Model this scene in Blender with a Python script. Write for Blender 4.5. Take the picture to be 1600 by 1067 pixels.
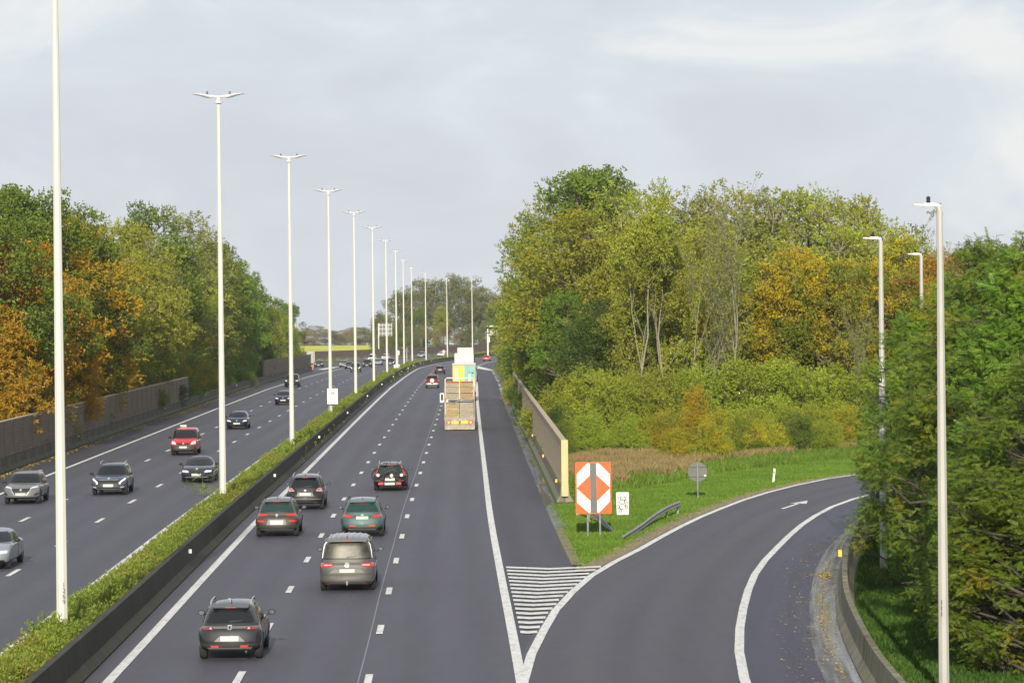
import bpy, bmesh, math, random
import numpy as np
from mathutils import Vector, Matrix
from mathutils.bvhtree import BVHTree

# ------------------------------------------------------------------ scene, camera, world, sun
for o in list(bpy.data.objects): bpy.data.objects.remove(o)
S = bpy.context.scene
C = S.collection
R = math.radians

F, CAMH, ROLL, VH = 4700.0, 9.7, 0.0105, 49.5      # focal length in photo pixels, camera height in m
_p = math.atan(VH / F)
_r0 = np.array([1., 0, 0]); _u0 = np.array([0, math.sin(_p), math.cos(_p)]); FW = np.array([0, math.cos(_p), -math.sin(_p)])
RT = math.cos(ROLL) * _r0 - math.sin(ROLL) * _u0
UP = math.sin(ROLL) * _r0 + math.cos(ROLL) * _u0
cam = bpy.data.objects.new('camera', bpy.data.cameras.new('camera')); C.objects.link(cam)
cam.data.sensor_width = 36; cam.data.lens = F * 36 / 1600
cam.data.clip_start = 1; cam.data.clip_end = 20000
cam.matrix_world = Matrix(((RT[0], UP[0], -FW[0], 0), (RT[1], UP[1], -FW[1], 0), (RT[2], UP[2], -FW[2], CAMH), (0, 0, 0, 1)))
S.camera = cam

SUN_EL, SUN_TRAVEL = 22.0, 1.5          # degrees; the light travels away from the viewer and a little to the right
a = R(SUN_TRAVEL); e = R(SUN_EL)
sd = Vector((math.sin(a) * math.cos(e), math.cos(a) * math.cos(e), -math.sin(e)))
sun = bpy.data.objects.new('sun', bpy.data.lights.new('sun', 'SUN')); C.objects.link(sun)
sun.data.energy = 5.0; sun.data.angle = R(0.6); sun.data.color = (1.0, 0.90, 0.74)
sun.rotation_euler = sd.to_track_quat('-Z', 'Y').to_euler(); sun.location = (0, -50, 60)

W = bpy.data.worlds.new('World'); S.world = W; W.use_nodes = True
nt = W.node_tree; nt.nodes.clear()
def N(t, **k):
    n = nt.nodes.new(t)
    for a_, b_ in k.items(): setattr(n, a_, b_)
    return n
def lk(a_, b_): nt.links.new(a_, b_)
out = N('ShaderNodeOutputWorld'); bg = N('ShaderNodeBackground'); bg.inputs[1].default_value = 0.1
sky = N('ShaderNodeTexSky'); sky.sky_type = 'NISHITA'; sky.sun_disc = False
sky.sun_elevation = R(SUN_EL); sky.sun_rotation = R(180 + SUN_TRAVEL)
tc = N('ShaderNodeTexCoord')
mp = N('ShaderNodeMapping'); mp.inputs['Scale'].default_value = (9, 9, 18); lk(tc.outputs['Generated'], mp.inputs[0])
n1 = N('ShaderNodeTexNoise'); n1.inputs['Scale'].default_value = 1.0; n1.inputs['Detail'].default_value = 6; n1.inputs['Roughness'].default_value = .55
n1.inputs['Distortion'].default_value = .9
lk(mp.outputs[0], n1.inputs['Vector'])
mp2 = N('ShaderNodeMapping'); mp2.inputs['Scale'].default_value = (15, 15, 55); mp2.inputs['Location'].default_value = (3.3, 1.7, 5.1); lk(tc.outputs['Generated'], mp2.inputs[0])
n2 = N('ShaderNodeTexNoise'); n2.inputs['Scale'].default_value = 1.0; n2.inputs['Detail'].default_value = 7; n2.inputs['Roughness'].default_value = .6
lk(mp2.outputs[0], n2.inputs['Vector'])
cr = N('ShaderNodeValToRGB'); lk(n1.outputs[0], cr.inputs[0])
els = cr.color_ramp.elements
els[0].position = .33; els[0].color = (5.2, 5.45, 6.1, 1)
els[1].position = .70; els[1].color = (7.0, 7.05, 7.1, 1)
for q_, c_ in ((.46, (5.5, 5.8, 6.35)), (.57, (5.75, 6.25, 6.7))):
    m_ = cr.color_ramp.elements.new(q_); m_.color = c_ + (1,)
cr2 = N('ShaderNodeValToRGB'); lk(n2.outputs[0], cr2.inputs[0])
cr2.color_ramp.elements[0].position = .3; cr2.color_ramp.elements[0].color = (.965, .965, .97, 1)
cr2.color_ramp.elements[1].position = .72; cr2.color_ramp.elements[1].color = (1.035, 1.03, 1.025, 1)
mu = N('ShaderNodeMixRGB', blend_type='MULTIPLY'); mu.inputs[0].default_value = 1; lk(cr.outputs[0], mu.inputs[1]); lk(cr2.outputs[0], mu.inputs[2])
mx = N('ShaderNodeMixRGB'); mx.inputs[0].default_value = .94; lk(sky.outputs[0], mx.inputs[1]); lk(mu.outputs[0], mx.inputs[2])
lk(mx.outputs[0], bg.inputs[0]); lk(bg.outputs[0], out.inputs[0])

S.view_settings.view_transform = 'Standard'; S.view_settings.look = 'None'; S.view_settings.gamma = 1
S.view_settings.exposure = 0.30
S.render.engine = 'CYCLES'
S.cycles.use_denoising = True
S.cycles.max_bounces = 6; S.cycles.transparent_max_bounces = 8; S.cycles.diffuse_bounces = 3

# ------------------------------------------------------------------ ground shape and the course of the road
PY = [-300, 380, 450, 520, 580, 640, 740, 850, 950, 1300, 1500, 1700, 2300, 4000, 9000]
PZ = [0, 0, -.35, -.9, -1.5, -2.1, -2.6, -2.9, -3.6, -5.0, -10, -14, -24, -45, -120]
def zg(y): return float(np.interp(y, PY, PZ))
def G(x, y, dz=0.0):
    """the ground point that a photo pixel looks at"""
    d = F * FW + (x - 800) * RT - (y - 533.5) * UP
    z = dz
    for _ in range(40):
        t = (z - CAMH) / d[2]; z = .5 * z + .5 * (zg(d[1] * t) + dz)
    return d[0] * t, d[1] * t
def at(x, y, Y):
    """the point at distance Y that a photo pixel looks at"""
    d = F * FW + (x - 800) * RT - (y - 533.5) * UP
    t = Y / d[1]
    return d[0] * t, Y, CAMH + d[2] * t

def spline(P, n=14):
    P = [np.array(p, float) for p in P]; P = [2 * P[0] - P[1]] + P + [2 * P[-1] - P[-2]]
    o = []
    for i in range(1, len(P) - 2):
        a, b, c, d = P[i - 1:i + 3]
        for k in range(n):
            t = k / n
            o.append(.5 * (2 * b + (c - a) * t + (2 * a - 5 * b + 4 * c - d) * t * t + (3 * b - a - 3 * c + d) * t ** 3))
    o.append(P[-2]); return np.array(o)
class Path:
    def __init__(s, P, n=14):
        s.p = spline(P, n); d = np.diff(s.p, axis=0); l = np.hypot(d[:, 0], d[:, 1])
        s.s = np.concatenate([[0], np.cumsum(l)]); t = np.gradient(s.p, axis=0); s.t = t / np.hypot(t[:, 0], t[:, 1])[:, None]
        s.len = s.s[-1]
    def at(s, u, off=0.0):
        x = np.interp(u, s.s, s.p[:, 0]); y = np.interp(u, s.s, s.p[:, 1]); tx = np.interp(u, s.s, s.t[:, 0]); ty = np.interp(u, s.s, s.t[:, 1])
        l = math.hypot(tx, ty); tx /= l; ty /= l
        return x + ty * off, y - tx * off, tx, ty
    def sy(s, Y): return float(np.interp(Y, s.p[:, 1], s.s))
REF = Path([(-9.8, 20), (-10.85, 78), (-11.5, 110), (-12.1, 141), (-12.7, 180), (-13.9, 260), (-14.8, 324), (-16.0, 420), (-17.4, 520),
            (-18.4, 600), (-17.3, 668), (-13.9, 726), (-8.0, 790), (0, 850), (11, 905), (30, 970), (65, 1050), (120, 1140)])
def ref(Y, off): return REF.at(REF.sy(Y), off)
def heading(x, y):
    i = int(np.argmin(np.hypot(REF.p[:, 0] - x, REF.p[:, 1] - y))); return math.atan2(-REF.t[i, 0], REF.t[i, 1])

RAMP_L = Path([(-.7, 60), (-.02, 70), (.2, 78), (.54, 86), (.94, 91.5), (1.4, 97.5), (2.2, 104.5), (3.2, 111.5), (5.1, 121), (6.5, 128.5), (7.9, 135.5), (9.7, 143.5), (12.7, 155), (16.5, 166), (19.9, 173), (24, 179), (32, 187), (45, 196), (65, 205)])
RAMP_R = Path([(5.6, 60), (5.7, 70), (5.95, 78), (6.4, 86), (7.05, 93.5), (7.9, 102), (9.0, 111), (10.6, 121), (12.9, 134), (15.6, 146), (18.6, 155), (23, 164), (30, 173), (42, 183), (65, 195)])
GUT_I = Path([(7.4, 60), (7.7, 70), (8.0, 78), (8.5, 86), (9.35, 95.5), (10.4, 105), (11.5, 113.5), (13.3, 124.5), (15.4, 134), (18.4, 143), (22.5, 152), (29, 162), (42, 174), (66, 188)])
GUT_O = Path([(8.5, 60), (8.7, 70), (8.95, 78), (9.7, 90), (10.55, 99), (11.85, 110), (13.5, 121.5), (15.1, 131), (17.2, 139.5), (20, 146), (24, 153), (30.5, 161), (43, 172), (67, 186)])

# ------------------------------------------------------------------ materials
MATS = {}
class NB:
    def __init__(s, name):
        s.m = bpy.data.materials.new(name); s.m.use_nodes = True; s.t = s.m.node_tree; s.b = s.t.nodes['Principled BSDF']; MATS[name] = s.m
    def n(s, t, **k):
        x = s.t.nodes.new(t)
        for a_, b_ in k.items(): setattr(x, a_, b_)
        return x
    def l(s, a_, b_): s.t.links.new(a_, b_)
    def noise(s, scale, detail=4, vec=None, sc=None, rough=.55):
        x = s.n('ShaderNodeTexNoise'); x.inputs['Scale'].default_value = scale; x.inputs['Detail'].default_value = detail; x.inputs['Roughness'].default_value = rough
        if vec is not None:
            if sc is not None:
                m = s.n('ShaderNodeMapping'); m.inputs['Scale'].default_value = sc; s.l(vec, m.inputs[0]); vec = m.outputs[0]
            s.l(vec, x.inputs['Vector'])
        return x.outputs[0]
    def ramp(s, f, stops):
        x = s.n('ShaderNodeValToRGB'); s.l(f, x.inputs[0]); e = x.color_ramp.elements
        while len(e) < len(stops): e.new(.5)
        for q, (p_, c_) in zip(e, stops):
            q.position = p_; q.color = tuple(c_) + (1,) if len(c_) == 3 else c_
        return x.outputs[0]
    def mix(s, f, a_, b_, mode='MIX'):
        x = s.n('ShaderNodeMixRGB', blend_type=mode)
        for i, v in enumerate((f, a_, b_)):
            if hasattr(v, 'is_output') or hasattr(v, 'links'): s.l(v, x.inputs[i])
            elif i == 0: x.inputs[0].default_value = v
            else: x.inputs[i].default_value = tuple(v) + (1,)
        return x.outputs[0]
    def math(s, op, a_, b_=0.0):
        x = s.n('ShaderNodeMath', operation=op)
        for i, v in enumerate((a_, b_)):
            if hasattr(v, 'links'): s.l(v, x.inputs[i])
            else: x.inputs[i].default_value = v
        return x.outputs[0]
    def bump(s, h, st, d=.02):
        x = s.n('ShaderNodeBump'); x.inputs['Strength'].default_value = st; x.inputs['Distance'].default_value = d; s.l(h, x.inputs['Height']); s.l(x.outputs[0], s.b.inputs['Normal'])
    def obj(s): return s.n('ShaderNodeTexCoord').outputs['Object']
    def uv(s): return s.n('ShaderNodeTexCoord').outputs['UV']
    def col(s, c):
        if hasattr(c, 'links'): s.l(c, s.b.inputs['Base Color'])
        else: s.b.inputs['Base Color'].default_value = tuple(c) + (1,)
        return s
    def set(s, rough=None, metal=None, coat=None, spec=None):
        i = s.b.inputs
        if rough is not None: i['Roughness'].default_value = rough
        if metal is not None: i['Metallic'].default_value = metal
        if coat is not None: i['Coat Weight'].default_value = coat; i['Coat Roughness'].default_value = .04
        if spec is not None: i['Specular IOR Level'].default_value = spec
        return s
def plain(name, c, rough=.6, metal=0, coat=None, var=.12, sc=3.0):
    if name in MATS: return MATS[name]
    b = NB(name)
    if var:
        f = b.noise(sc, 5, b.obj()); k = [tuple(min(1, v * q) for v in c) for q in (1 - var, 1 + var)]
        b.col(b.ramp(f, [(.3, k[0]), (.7, k[1])]))
    else: b.col(c)
    b.set(rough, metal, coat); return b.m
def emit(name, c, st):
    b = NB(name); b.col(c); b.b.inputs['Emission Color'].default_value = tuple(c) + (1,); b.b.inputs['Emission Strength'].default_value = st; b.set(.3); return b.m

def asphalt(name, base, dark, tint_rough=(.5, .75)):
    b = NB(name); uv = b.uv()
    f1 = b.noise(.9, 5, uv, (.9, .05, 1)); f2 = b.noise(.12, 4, uv, (.3, 1, 1)); f3 = b.noise(40, 2, uv); f4 = b.noise(.8, 3, uv, (1.0, .022, 1)); f5 = b.noise(2.2, 6, uv, (1, .35, 1))
    c = b.ramp(f1, [(.3, dark), (.7, base)])
    t_ = b.ramp(f4, [(.3, (1.08, .96, 1.06)), (.45, (.98, .98, 1.05)), (.55, (1.0, 1.03, 1.0)), (.7, (.93, 1.0, 1.12))]); c = b.mix(1.0, c, t_, 'MULTIPLY')
    c = b.mix(b.math('MULTIPLY', f2, .5), c, tuple(v * 1.25 for v in base))
    c = b.mix(.30, c, b.ramp(f5, [(.25, tuple(v * .5 for v in base)), (.75, tuple(v * 1.42 for v in base))]))
    c = b.mix(.22, c, b.ramp(f3, [(.3, tuple(v * .5 for v in base)), (.7, tuple(v * 1.5 for v in base))]))
    sx_ = b.n('ShaderNodeSeparateXYZ'); b.l(uv, sx_.inputs[0]); wt_ = b.math('COSINE', b.math('MULTIPLY', sx_.outputs[0], 4 * math.pi / 3.62)); f6 = b.noise(1.0, 3, uv, (.4, .03, 1))
    c = b.mix(1.0, c, b.ramp(b.math('ADD', b.math('MULTIPLY', b.math('MULTIPLY', wt_, f6), .5), .5), [(.25, (.90, .90, .91)), (.75, (1.07, 1.07, 1.06))]), 'MULTIPLY')
    b.col(c); rr = b.n('ShaderNodeMapRange'); b.l(f1, rr.inputs[0]); rr.inputs[3].default_value = tint_rough[0]; rr.inputs[4].default_value = tint_rough[1]
    b.l(rr.outputs[0], b.b.inputs['Roughness']); b.bump(f3, .25, .01); b.b.inputs['Specular IOR Level'].default_value = .4
    return b.m
M = {}
M['asphalt'] = asphalt('asphalt', (.061, .059, .076), (.046, .045, .060))
M['asphalt_left'] = asphalt('asphalt_left', (.061, .061, .076), (.046, .046, .059))
M['shoulder'] = asphalt('shoulder_asphalt', (.044, .042, .055), (.031, .030, .042))
M['ramp'] = asphalt('ramp_asphalt', (.060, .058, .072), (.045, .044, .056)); M['ramp_bluish'] = asphalt('ramp_bluish_asphalt', (.037, .035, .062), (.026, .024, .046), (.42, .65))  # second one: darker, bluer, less rough asphalt for the strip beside the ramp gutter
def gutter_mat():
    b = NB('gutter_concrete'); uv = b.uv()
    f = b.noise(1.0, 6, uv, (2.2, .25, 1)); g = b.noise(.6, 4, uv, (3, .08, 1))
    c = b.ramp(f, [(.3, (.05, .05, .055)), (.55, (.11, .11, .12)), (.75, (.2, .2, .2))])
    br = b.n('ShaderNodeTexBrick'); br.inputs['Scale'].default_value = 1; br.inputs['Brick Width'].default_value = 50; br.inputs['Row Height'].default_value = 2.5; br.inputs['Mortar Size'].default_value = .02
    b.l(uv, br.inputs[0])
    c = b.mix(br.outputs['Fac'], c, (.03, .03, .03))
    b.col(c); b.l(b.ramp(g, [(.42, (.12, .12, .12)), (.6, (.7, .7, .7))]), b.b.inputs['Roughness']); b.bump(f, .2, .02); return b.m
M['gutter'] = gutter_mat()
def paint_mat():
    b = NB('road_paint'); f = b.noise(6, 5, b.obj(), (1, .3, 1)); g = b.noise(28, 4, b.obj(), (1, .4, 1)); b.col(b.mix(b.ramp(g, [(.30, (.75, .75, .75)), (.42, (0, 0, 0))]), b.ramp(f, [(.3, (.44, .44, .44)), (.5, (.62, .62, .60)), (.75, (.70, .70, .68))]), (.2, .2, .21))); b.set(.6); return b.m
M['paint'] = paint_mat()
def concrete(name, c, moss, k=.5, joints=0):
    b = NB(name); o = b.obj(); f = b.noise(1.2, 6, o, (1, 1, .5)); g = b.noise(.35, 4, o, (1, 1, 1.6)); h = b.noise(25, 3, o)
    q = b.ramp(f, [(.3, tuple(v * .6 for v in c)), (.5, c), (.75, tuple(v * 1.25 for v in c))])
    q = b.mix(b.math('MULTIPLY', b.ramp(g, [(.4, (0, 0, 0)), (.62, (1, 1, 1))]), k), q, moss)
    st_ = b.noise(1.0, 5, o, (2.2, 2.2, .22)); q = b.mix(1.0, q, b.ramp(st_, [(.35, (.62, .62, .60)), (.6, (1.08, 1.08, 1.06))]), 'MULTIPLY')
    if joints:
        xx = b.n('ShaderNodeSeparateXYZ'); b.l(o, xx.inputs[0]); q = b.mix(b.math('LESS_THAN', b.math('FRACT', b.math('MULTIPLY', xx.outputs[1], 1 / joints)), .045 / joints), q, tuple(v * .35 for v in c))
    b.col(q); b.set(.85); b.bump(h, .3, .01); return b.m
M['conc_dark'] = concrete('stained_concrete', (.034, .031, .019), (.022, .022, .008), .6, 6.0)
M['conc'] = concrete('barrier_concrete', (.20, .185, .14), (.135, .13, .05), .6, 4.0)
M['conc_light'] = concrete('pale_concrete', (.33, .32, .28), (.17, .165, .11), .4)
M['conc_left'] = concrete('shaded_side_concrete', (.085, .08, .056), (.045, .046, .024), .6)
def ground_mat():
    b = NB('ground_grass'); o = b.obj(); f = b.noise(.25, 6, o); g = b.noise(3, 5, o); h = b.noise(14, 3, o)
    c = b.ramp(f, [(.3, (.055, .105, .016)), (.55, (.08, .145, .02)), (.75, (.11, .16, .03))])
    c = b.mix(.45, c, b.ramp(g, [(.3, (.04, .08, .012)), (.7, (.11, .17, .03))])); b.col(c); b.set(.9, spec=.2); b.bump(h, .6, .05); return b.m
M['ground'] = ground_mat()
def dirt():
    b = NB('verge_dirt'); o = b.obj(); f = b.noise(1.6, 6, o); b.col(b.ramp(f, [(.3, (.10, .08, .05)), (.5, (.19, .155, .10)), (.7, (.13, .15, .05))])); b.set(.95); b.bump(f, .4, .03); return b.m
M['dirt'] = dirt()
def field():
    b = NB('crop_field'); o = b.obj(); f = b.noise(.05, 5, o, (1, .3, 1)); b.col(b.ramp(f, [(.3, (.34, .38, .015)), (.7, (.50, .48, .02))])); b.set(.95); return b.m
M['field'] = field()
def leaf(name, cols, accent=None, amount=.5, trans=.35, scale=.35, K=1.55):
    """leaf-to-leaf variation by island, clump-to-clump variation by noise, both are the leaves' own colours"""
    cols = [tuple(v * K for v in c) for c in cols]; accent = accent and [tuple(v * 1.25 for v in c) for c in accent]
    b = NB(name); g = b.n('ShaderNodeNewGeometry'); oi = b.n('ShaderNodeObjectInfo')
    ad = b.n('ShaderNodeVectorMath', operation='ADD'); o = b.obj(); b.l(o, ad.inputs[0])
    mulv = b.n('ShaderNodeVectorMath', operation='SCALE'); b.l(oi.outputs['Location'], mulv.inputs[0]); mulv.inputs['Scale'].default_value = .37; b.l(mulv.outputs[0], ad.inputs[1])
    nz = b.noise(scale, 4, ad.outputs[0])
    c = b.ramp(g.outputs['Random Per Island'], [(i / (len(cols) - 1), k) for i, k in enumerate(cols)])
    lo = tuple(v * .82 for v in cols[0])
    c = b.mix(b.ramp(nz, [(.38, (.55, .55, .55)), (.6, (0, 0, 0))]), c, lo)
    if accent:
        m = b.ramp(nz, [(.62 - amount * .35, (0, 0, 0)), (.74 - amount * .35, (1, 1, 1))])
        ca = b.ramp(g.outputs['Random Per Island'], [(i / (len(accent) - 1), k) for i, k in enumerate(accent)])
        c = b.mix(m, c, ca)
    hs = b.n('ShaderNodeHueSaturation'); b.l(c, hs.inputs['Color'])
    mr = b.n('ShaderNodeMapRange'); b.l(oi.outputs['Random'], mr.inputs[0]); mr.inputs[3].default_value = .485; mr.inputs[4].default_value = .515; b.l(mr.outputs[0], hs.inputs['Hue'])
    mv = b.n('ShaderNodeMapRange'); b.l(oi.outputs['Random'], mv.inputs[0]); mv.inputs[3].default_value = .85; mv.inputs[4].default_value = 1.18; b.l(mv.outputs[0], hs.inputs['Value'])
    b.col(hs.outputs[0]); b.set(.55, spec=.25)
    tr = b.n('ShaderNodeBsdfTranslucent'); b.l(hs.outputs[0], tr.inputs[0]); ms = b.n('ShaderNodeMixShader'); ms.inputs[0].default_value = trans
    b.l(b.b.outputs[0], ms.inputs[1]); b.l(tr.outputs[0], ms.inputs[2]); b.l(ms.outputs[0], b.t.nodes['Material Output'].inputs[0])
    return b.m
YEL = [(.30, .24, .012), (.38, .30, .014), (.33, .225, .012)]
ORA = [(.25, .15, .012), (.36, .21, .012), (.28, .12, .010)]
LEAF = {
 'green': leaf('leaf_green', [(.058, .092, .011), (.082, .122, .014), (.11, .145, .017)], K=1.8),
 'dark': leaf('leaf_dark_green', [(.034, .062, .010), (.052, .085, .013), (.075, .11, .016)], K=1.5),
 'olive': leaf('leaf_olive', [(.11, .13, .014), (.145, .16, .017), (.18, .17, .02)], K=2.15),
 'grey': leaf('leaf_grey_olive', [(.10, .115, .024), (.13, .14, .03), (.145, .135, .03)], K=1.8),
 'autumn': leaf('leaf_autumn', [(.075, .105, .012), (.12, .145, .014), (.18, .17, .015)], YEL, .38, K=1.75),
 'orange': leaf('leaf_orange', [(.09, .105, .012), (.17, .15, .013), (.24, .165, .012)], ORA, .75),
 'yellow': leaf('leaf_yellow', [(.12, .145, .013), (.18, .18, .013), (.25, .20, .012)], YEL, .6),
 'shrub': leaf('leaf_shrub', [(.105, .14, .012), (.145, .175, .015), (.18, .19, .018)], None, .3, .3, .6, K=1.9),
 'shrub_yellow': leaf('leaf_shrub_yellow', [(.13, .15, .012), (.18, .185, .013), (.21, .19, .014)], YEL, .35, .3, .7, K=1.85),
 'robinia': leaf('leaf_robinia', [(.050, .092, .010), (.085, .14, .013), (.14, .19, .016)], [(.17, .18, .012), (.30, .22, .012)], .09, .3, .5, K=1.6),
 'median': leaf('leaf_median', [(.075, .125, .016), (.115, .17, .022), (.17, .20, .03)], [(.20, .22, .03), (.16, .15, .03)], .3, .3, .45, K=1.9),
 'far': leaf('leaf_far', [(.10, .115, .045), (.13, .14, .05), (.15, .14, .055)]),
 'brown': leaf('leaf_brown', [(.16, .115, .05), (.20, .13, .055), (.14, .12, .05)]),
}
M['bark'] = plain('bark', (.12, .10, .075), .9, var=.4, sc=6)
M['bark_pale'] = plain('pale_bark', (.21, .19, .135), .9, var=.35, sc=5)
M['bark_dark'] = plain('dark_bark', (.06, .05, .038), .9, var=.3)
M['grass'] = leaf('grass_blades', [(.085, .155, .016), (.12, .20, .022), (.16, .235, .03)], None, 0, .35, .25, K=1.15)
M['grass_dark'] = leaf('painted_shade_grass_blades', [(.05, .115, .014), (.07, .145, .018), (.10, .17, .022)], None, 0, .35, .25, K=.8)  # bank grass: shade on the blades is darkened into their colour
M['dry'] = leaf('dry_grass_blades', [(.26, .20, .09), (.33, .255, .115), (.19, .19, .055)], None, 0, .25, .4, K=1.15)
M['fallen'] = leaf('fallen_leaf', [(.40, .31, .06), (.38, .24, .05), (.24, .15, .05)], None, 0, .1, .5, K=1.15)
M['pole'] = plain('pole_paint', (.53, .53, .465), .45, var=.05, sc=.8)
M['pole_right'] = plain('weathered_pole_paint', (.36, .36, .335), .55, var=.12, sc=.7)  # slip road lamp poles, greyed in colour to stand in for shade
M['lamp_grey'] = plain('luminaire_grey', (.55, .56, .55), .4, var=0)
M['galv'] = plain('galvanised_steel', (.22, .23, .24), .5, .2, var=.25, sc=4)
M['sign_grey'] = plain('sign_back_grey', (.105, .112, .102), .6, 0, var=.15, sc=2)
M['orange'] = plain('sign_orange', (.80, .095, .014), .35, var=.04)
M['white'] = plain('white_sheet', (.66, .66, .64), .4, var=.05)
M['white_dirty'] = plain('white_panel', (.76, .75, .70), .5, var=.07)
M['red_sign'] = plain('sign_red', (.60, .03, .03), .4, var=0)
M['black'] = plain('black_plastic', (.012, .012, .013), .5, var=0)
M['cream'] = plain('cream_post', (.46, .40, .20), .6, var=.08)
M['panel_brown'] = plain('brown_noise_panel', (.50, .40, .26), .8, var=.25, sc=.6)
M['panel_grey'] = plain('grey_brown_noise_panel', (.20, .16, .11), .85, var=.3, sc=.35)
M['panel_far'] = plain('far_noise_panel', (.16, .12, .10), .85, var=.2, sc=.1)
M['cap'] = plain('wall_cap', (.38, .31, .22), .8, var=.2)
M['reflector'] = plain('white_reflector', (.85, .85, .82), .3, var=0)
M['reflector_y'] = plain('yellow_reflector', (.85, .5, .05), .3, var=0)
M['ink'] = plain('ink', (.02, .02, .02), .6, var=0)
M['ink_soft'] = plain('worn_ink', (.12, .12, .10), .6, var=0); M['ink_grey'] = plain('grey_ink', (.25, .24, .22), .6, var=0)

# ------------------------------------------------------------------ helpers
def tag(o, label=None, cat=None, group=None, kind=None):
    if label: o['label'] = label
    if cat: o['category'] = cat
    if group: o['group'] = group
    if kind: o['kind'] = kind
    return o
def empty(name, loc=(0, 0, 0), rz=0.0, label=None, cat=None, group=None):
    o = bpy.data.objects.new(name, None); C.objects.link(o); o.location = loc; o.rotation_euler = (0, 0, rz); o.empty_display_size = .3
    return tag(o, label, cat, group)
def copy_tree(o, parent=None):
    c = o.copy(); C.objects.link(c)
    if parent: c.parent = parent
    for ch in list(o.children): copy_tree(ch, c)
    return c
class MB:
    """collects shapes that become ONE mesh object"""
    def __init__(s): s.v = []; s.f = []; s.uv = None
    def add(s, v, f):
        b = len(s.v); s.v += [tuple(q) for q in v]; s.f += [tuple(i + b for i in q) for q in f]; return s
    def box(s, c, d, rz=0.0, rx=0.0, ry=0.0, taper=1.0):
        m = Matrix.Rotation(rz, 3, 'Z') @ Matrix.Rotation(ry, 3, 'Y') @ Matrix.Rotation(rx, 3, 'X'); v = []
        for k in (-1, 1):
            t = taper if k > 0 else 1
            for i, j in ((-1, -1), (1, -1), (1, 1), (-1, 1)): v.append(Vector(c) + m @ Vector((i * d[0] / 2 * t, j * d[1] / 2 * t, k * d[2] / 2)))
        return s.add(v, [(3, 2, 1, 0), (4, 5, 6, 7), (0, 1, 5, 4), (1, 2, 6, 5), (2, 3, 7, 6), (3, 0, 4, 7)])
    def tube(s, pts, rad, n=6, cap=True, sq=None):
        pts = [Vector(p) for p in pts]
        if not hasattr(rad, '__len__'): rad = [rad] * len(pts)
        v = []; f = []
        for i, p in enumerate(pts):
            d = (pts[min(i + 1, len(pts) - 1)] - pts[max(i - 1, 0)])
            d = d.normalized() if d.length > 1e-9 else Vector((0, 0, 1))
            x = d.cross(Vector((0, 0, 1))) if abs(d.z) < .95 else d.cross(Vector((0, 1, 0)))
            x.normalize(); y = d.cross(x)
            for k in range(n):
                a_ = 2 * math.pi * (k + .5) / n; v.append(p + float(rad[i]) * (math.cos(a_) * x + math.sin(a_) * y))
            if i:
                for k in range(n): f.append(((i - 1) * n + k, (i - 1) * n + (k + 1) % n, i * n + (k + 1) % n, i * n + k))
        if cap: f.append(tuple(range(n - 1, -1, -1))); f.append(tuple(len(v) - n + k for k in range(n)))
        return s.add(v, f)
    def lathe(s, prof, n=20, c=(0, 0, 0), axis='z'):
        """prof: (radius, height) pairs"""
        v = []; f = []; c = Vector(c)
        for i, (r, h) in enumerate(prof):
            for k in range(n):
                a_ = 2 * math.pi * k / n; x, y = r * math.cos(a_), r * math.sin(a_)
                q = {'z': (x, y, h), 'x': (h, x, y), 'y': (x, h, y)}[axis]; v.append(c + Vector(q))
            if i:
                for k in range(n): f.append(((i - 1) * n + k, (i - 1) * n + (k + 1) % n, i * n + (k + 1) % n, i * n + k))
        if prof[0][0] > 1e-6: f.append(tuple(range(n - 1, -1, -1)))
        if prof[-1][0] > 1e-6: f.append(tuple(len(v) - n + k for k in range(n)))
        return s.add(v, f)
    def prism(s, poly, d0, d1, axis='y'):
        """an outline in (x,z) [axis y], (y,z) [axis x] or (x,y) [axis z], between two depths"""
        n = len(poly); v = []
        for d in (d0, d1):
            for a_, b_ in poly: v.append({'y': (a_, d, b_), 'x': (d, a_, b_), 'z': (a_, b_, d)}[axis])
        return s.add(v, [tuple(range(n)), tuple(range(2 * n - 1, n - 1, -1))] + [(i, i + n, (i + 1) % n + n, (i + 1) % n) for i in range(n)])
    def build(s, name, mat, parent=None, smooth=False, loc=None, bevel=0, uvs=None):
        me = bpy.data.meshes.new(name); me.from_pydata(s.v, [], s.f); me.update()
        bm = bmesh.new(); bm.from_mesh(me)
        bmesh.ops.remove_doubles(bm, verts=bm.verts, dist=1e-5)
        if bevel: bmesh.ops.bevel(bm, geom=[e_ for e_ in bm.edges if e_.is_manifold and e_.calc_face_angle(0) > .5], offset=bevel, segments=2, affect='EDGES', clamp_overlap=True)
        bmesh.ops.recalc_face_normals(bm, faces=bm.faces); bm.to_mesh(me); bm.free()
        o = bpy.data.objects.new(name, me); C.objects.link(o); me.materials.append(mat)
        if smooth:
            me.shade_smooth()
            try: me.set_sharp_from_angle(angle=R(smooth if smooth is not True else 40))
            except Exception: pass
        if parent: o.parent = parent
        if loc: o.location = loc
        return o
def grid_mesh(name, rows, mat, uvs=None, kind='structure', parent=None):
    """rows: equal-length lists of points"""
    n = len(rows[0]); v = [tuple(p) for r_ in rows for p in r_]
    f = [(i * n + k, i * n + k + 1, (i + 1) * n + k + 1, (i + 1) * n + k) for i in range(len(rows) - 1) for k in range(n - 1)]
    me = bpy.data.meshes.new(name); me.from_pydata(v, [], f); me.update()
    if uvs:
        u = me.uv_layers.new(name='UVMap'); fl = [c for r_ in uvs for c in r_]
        for l in me.loops: u.data[l.index].uv = fl[l.vertex_index]
    o = bpy.data.objects.new(name, me); C.objects.link(o); me.materials.append(mat)
    if kind: o['kind'] = kind
    if parent: o.parent = parent
    return o
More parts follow.
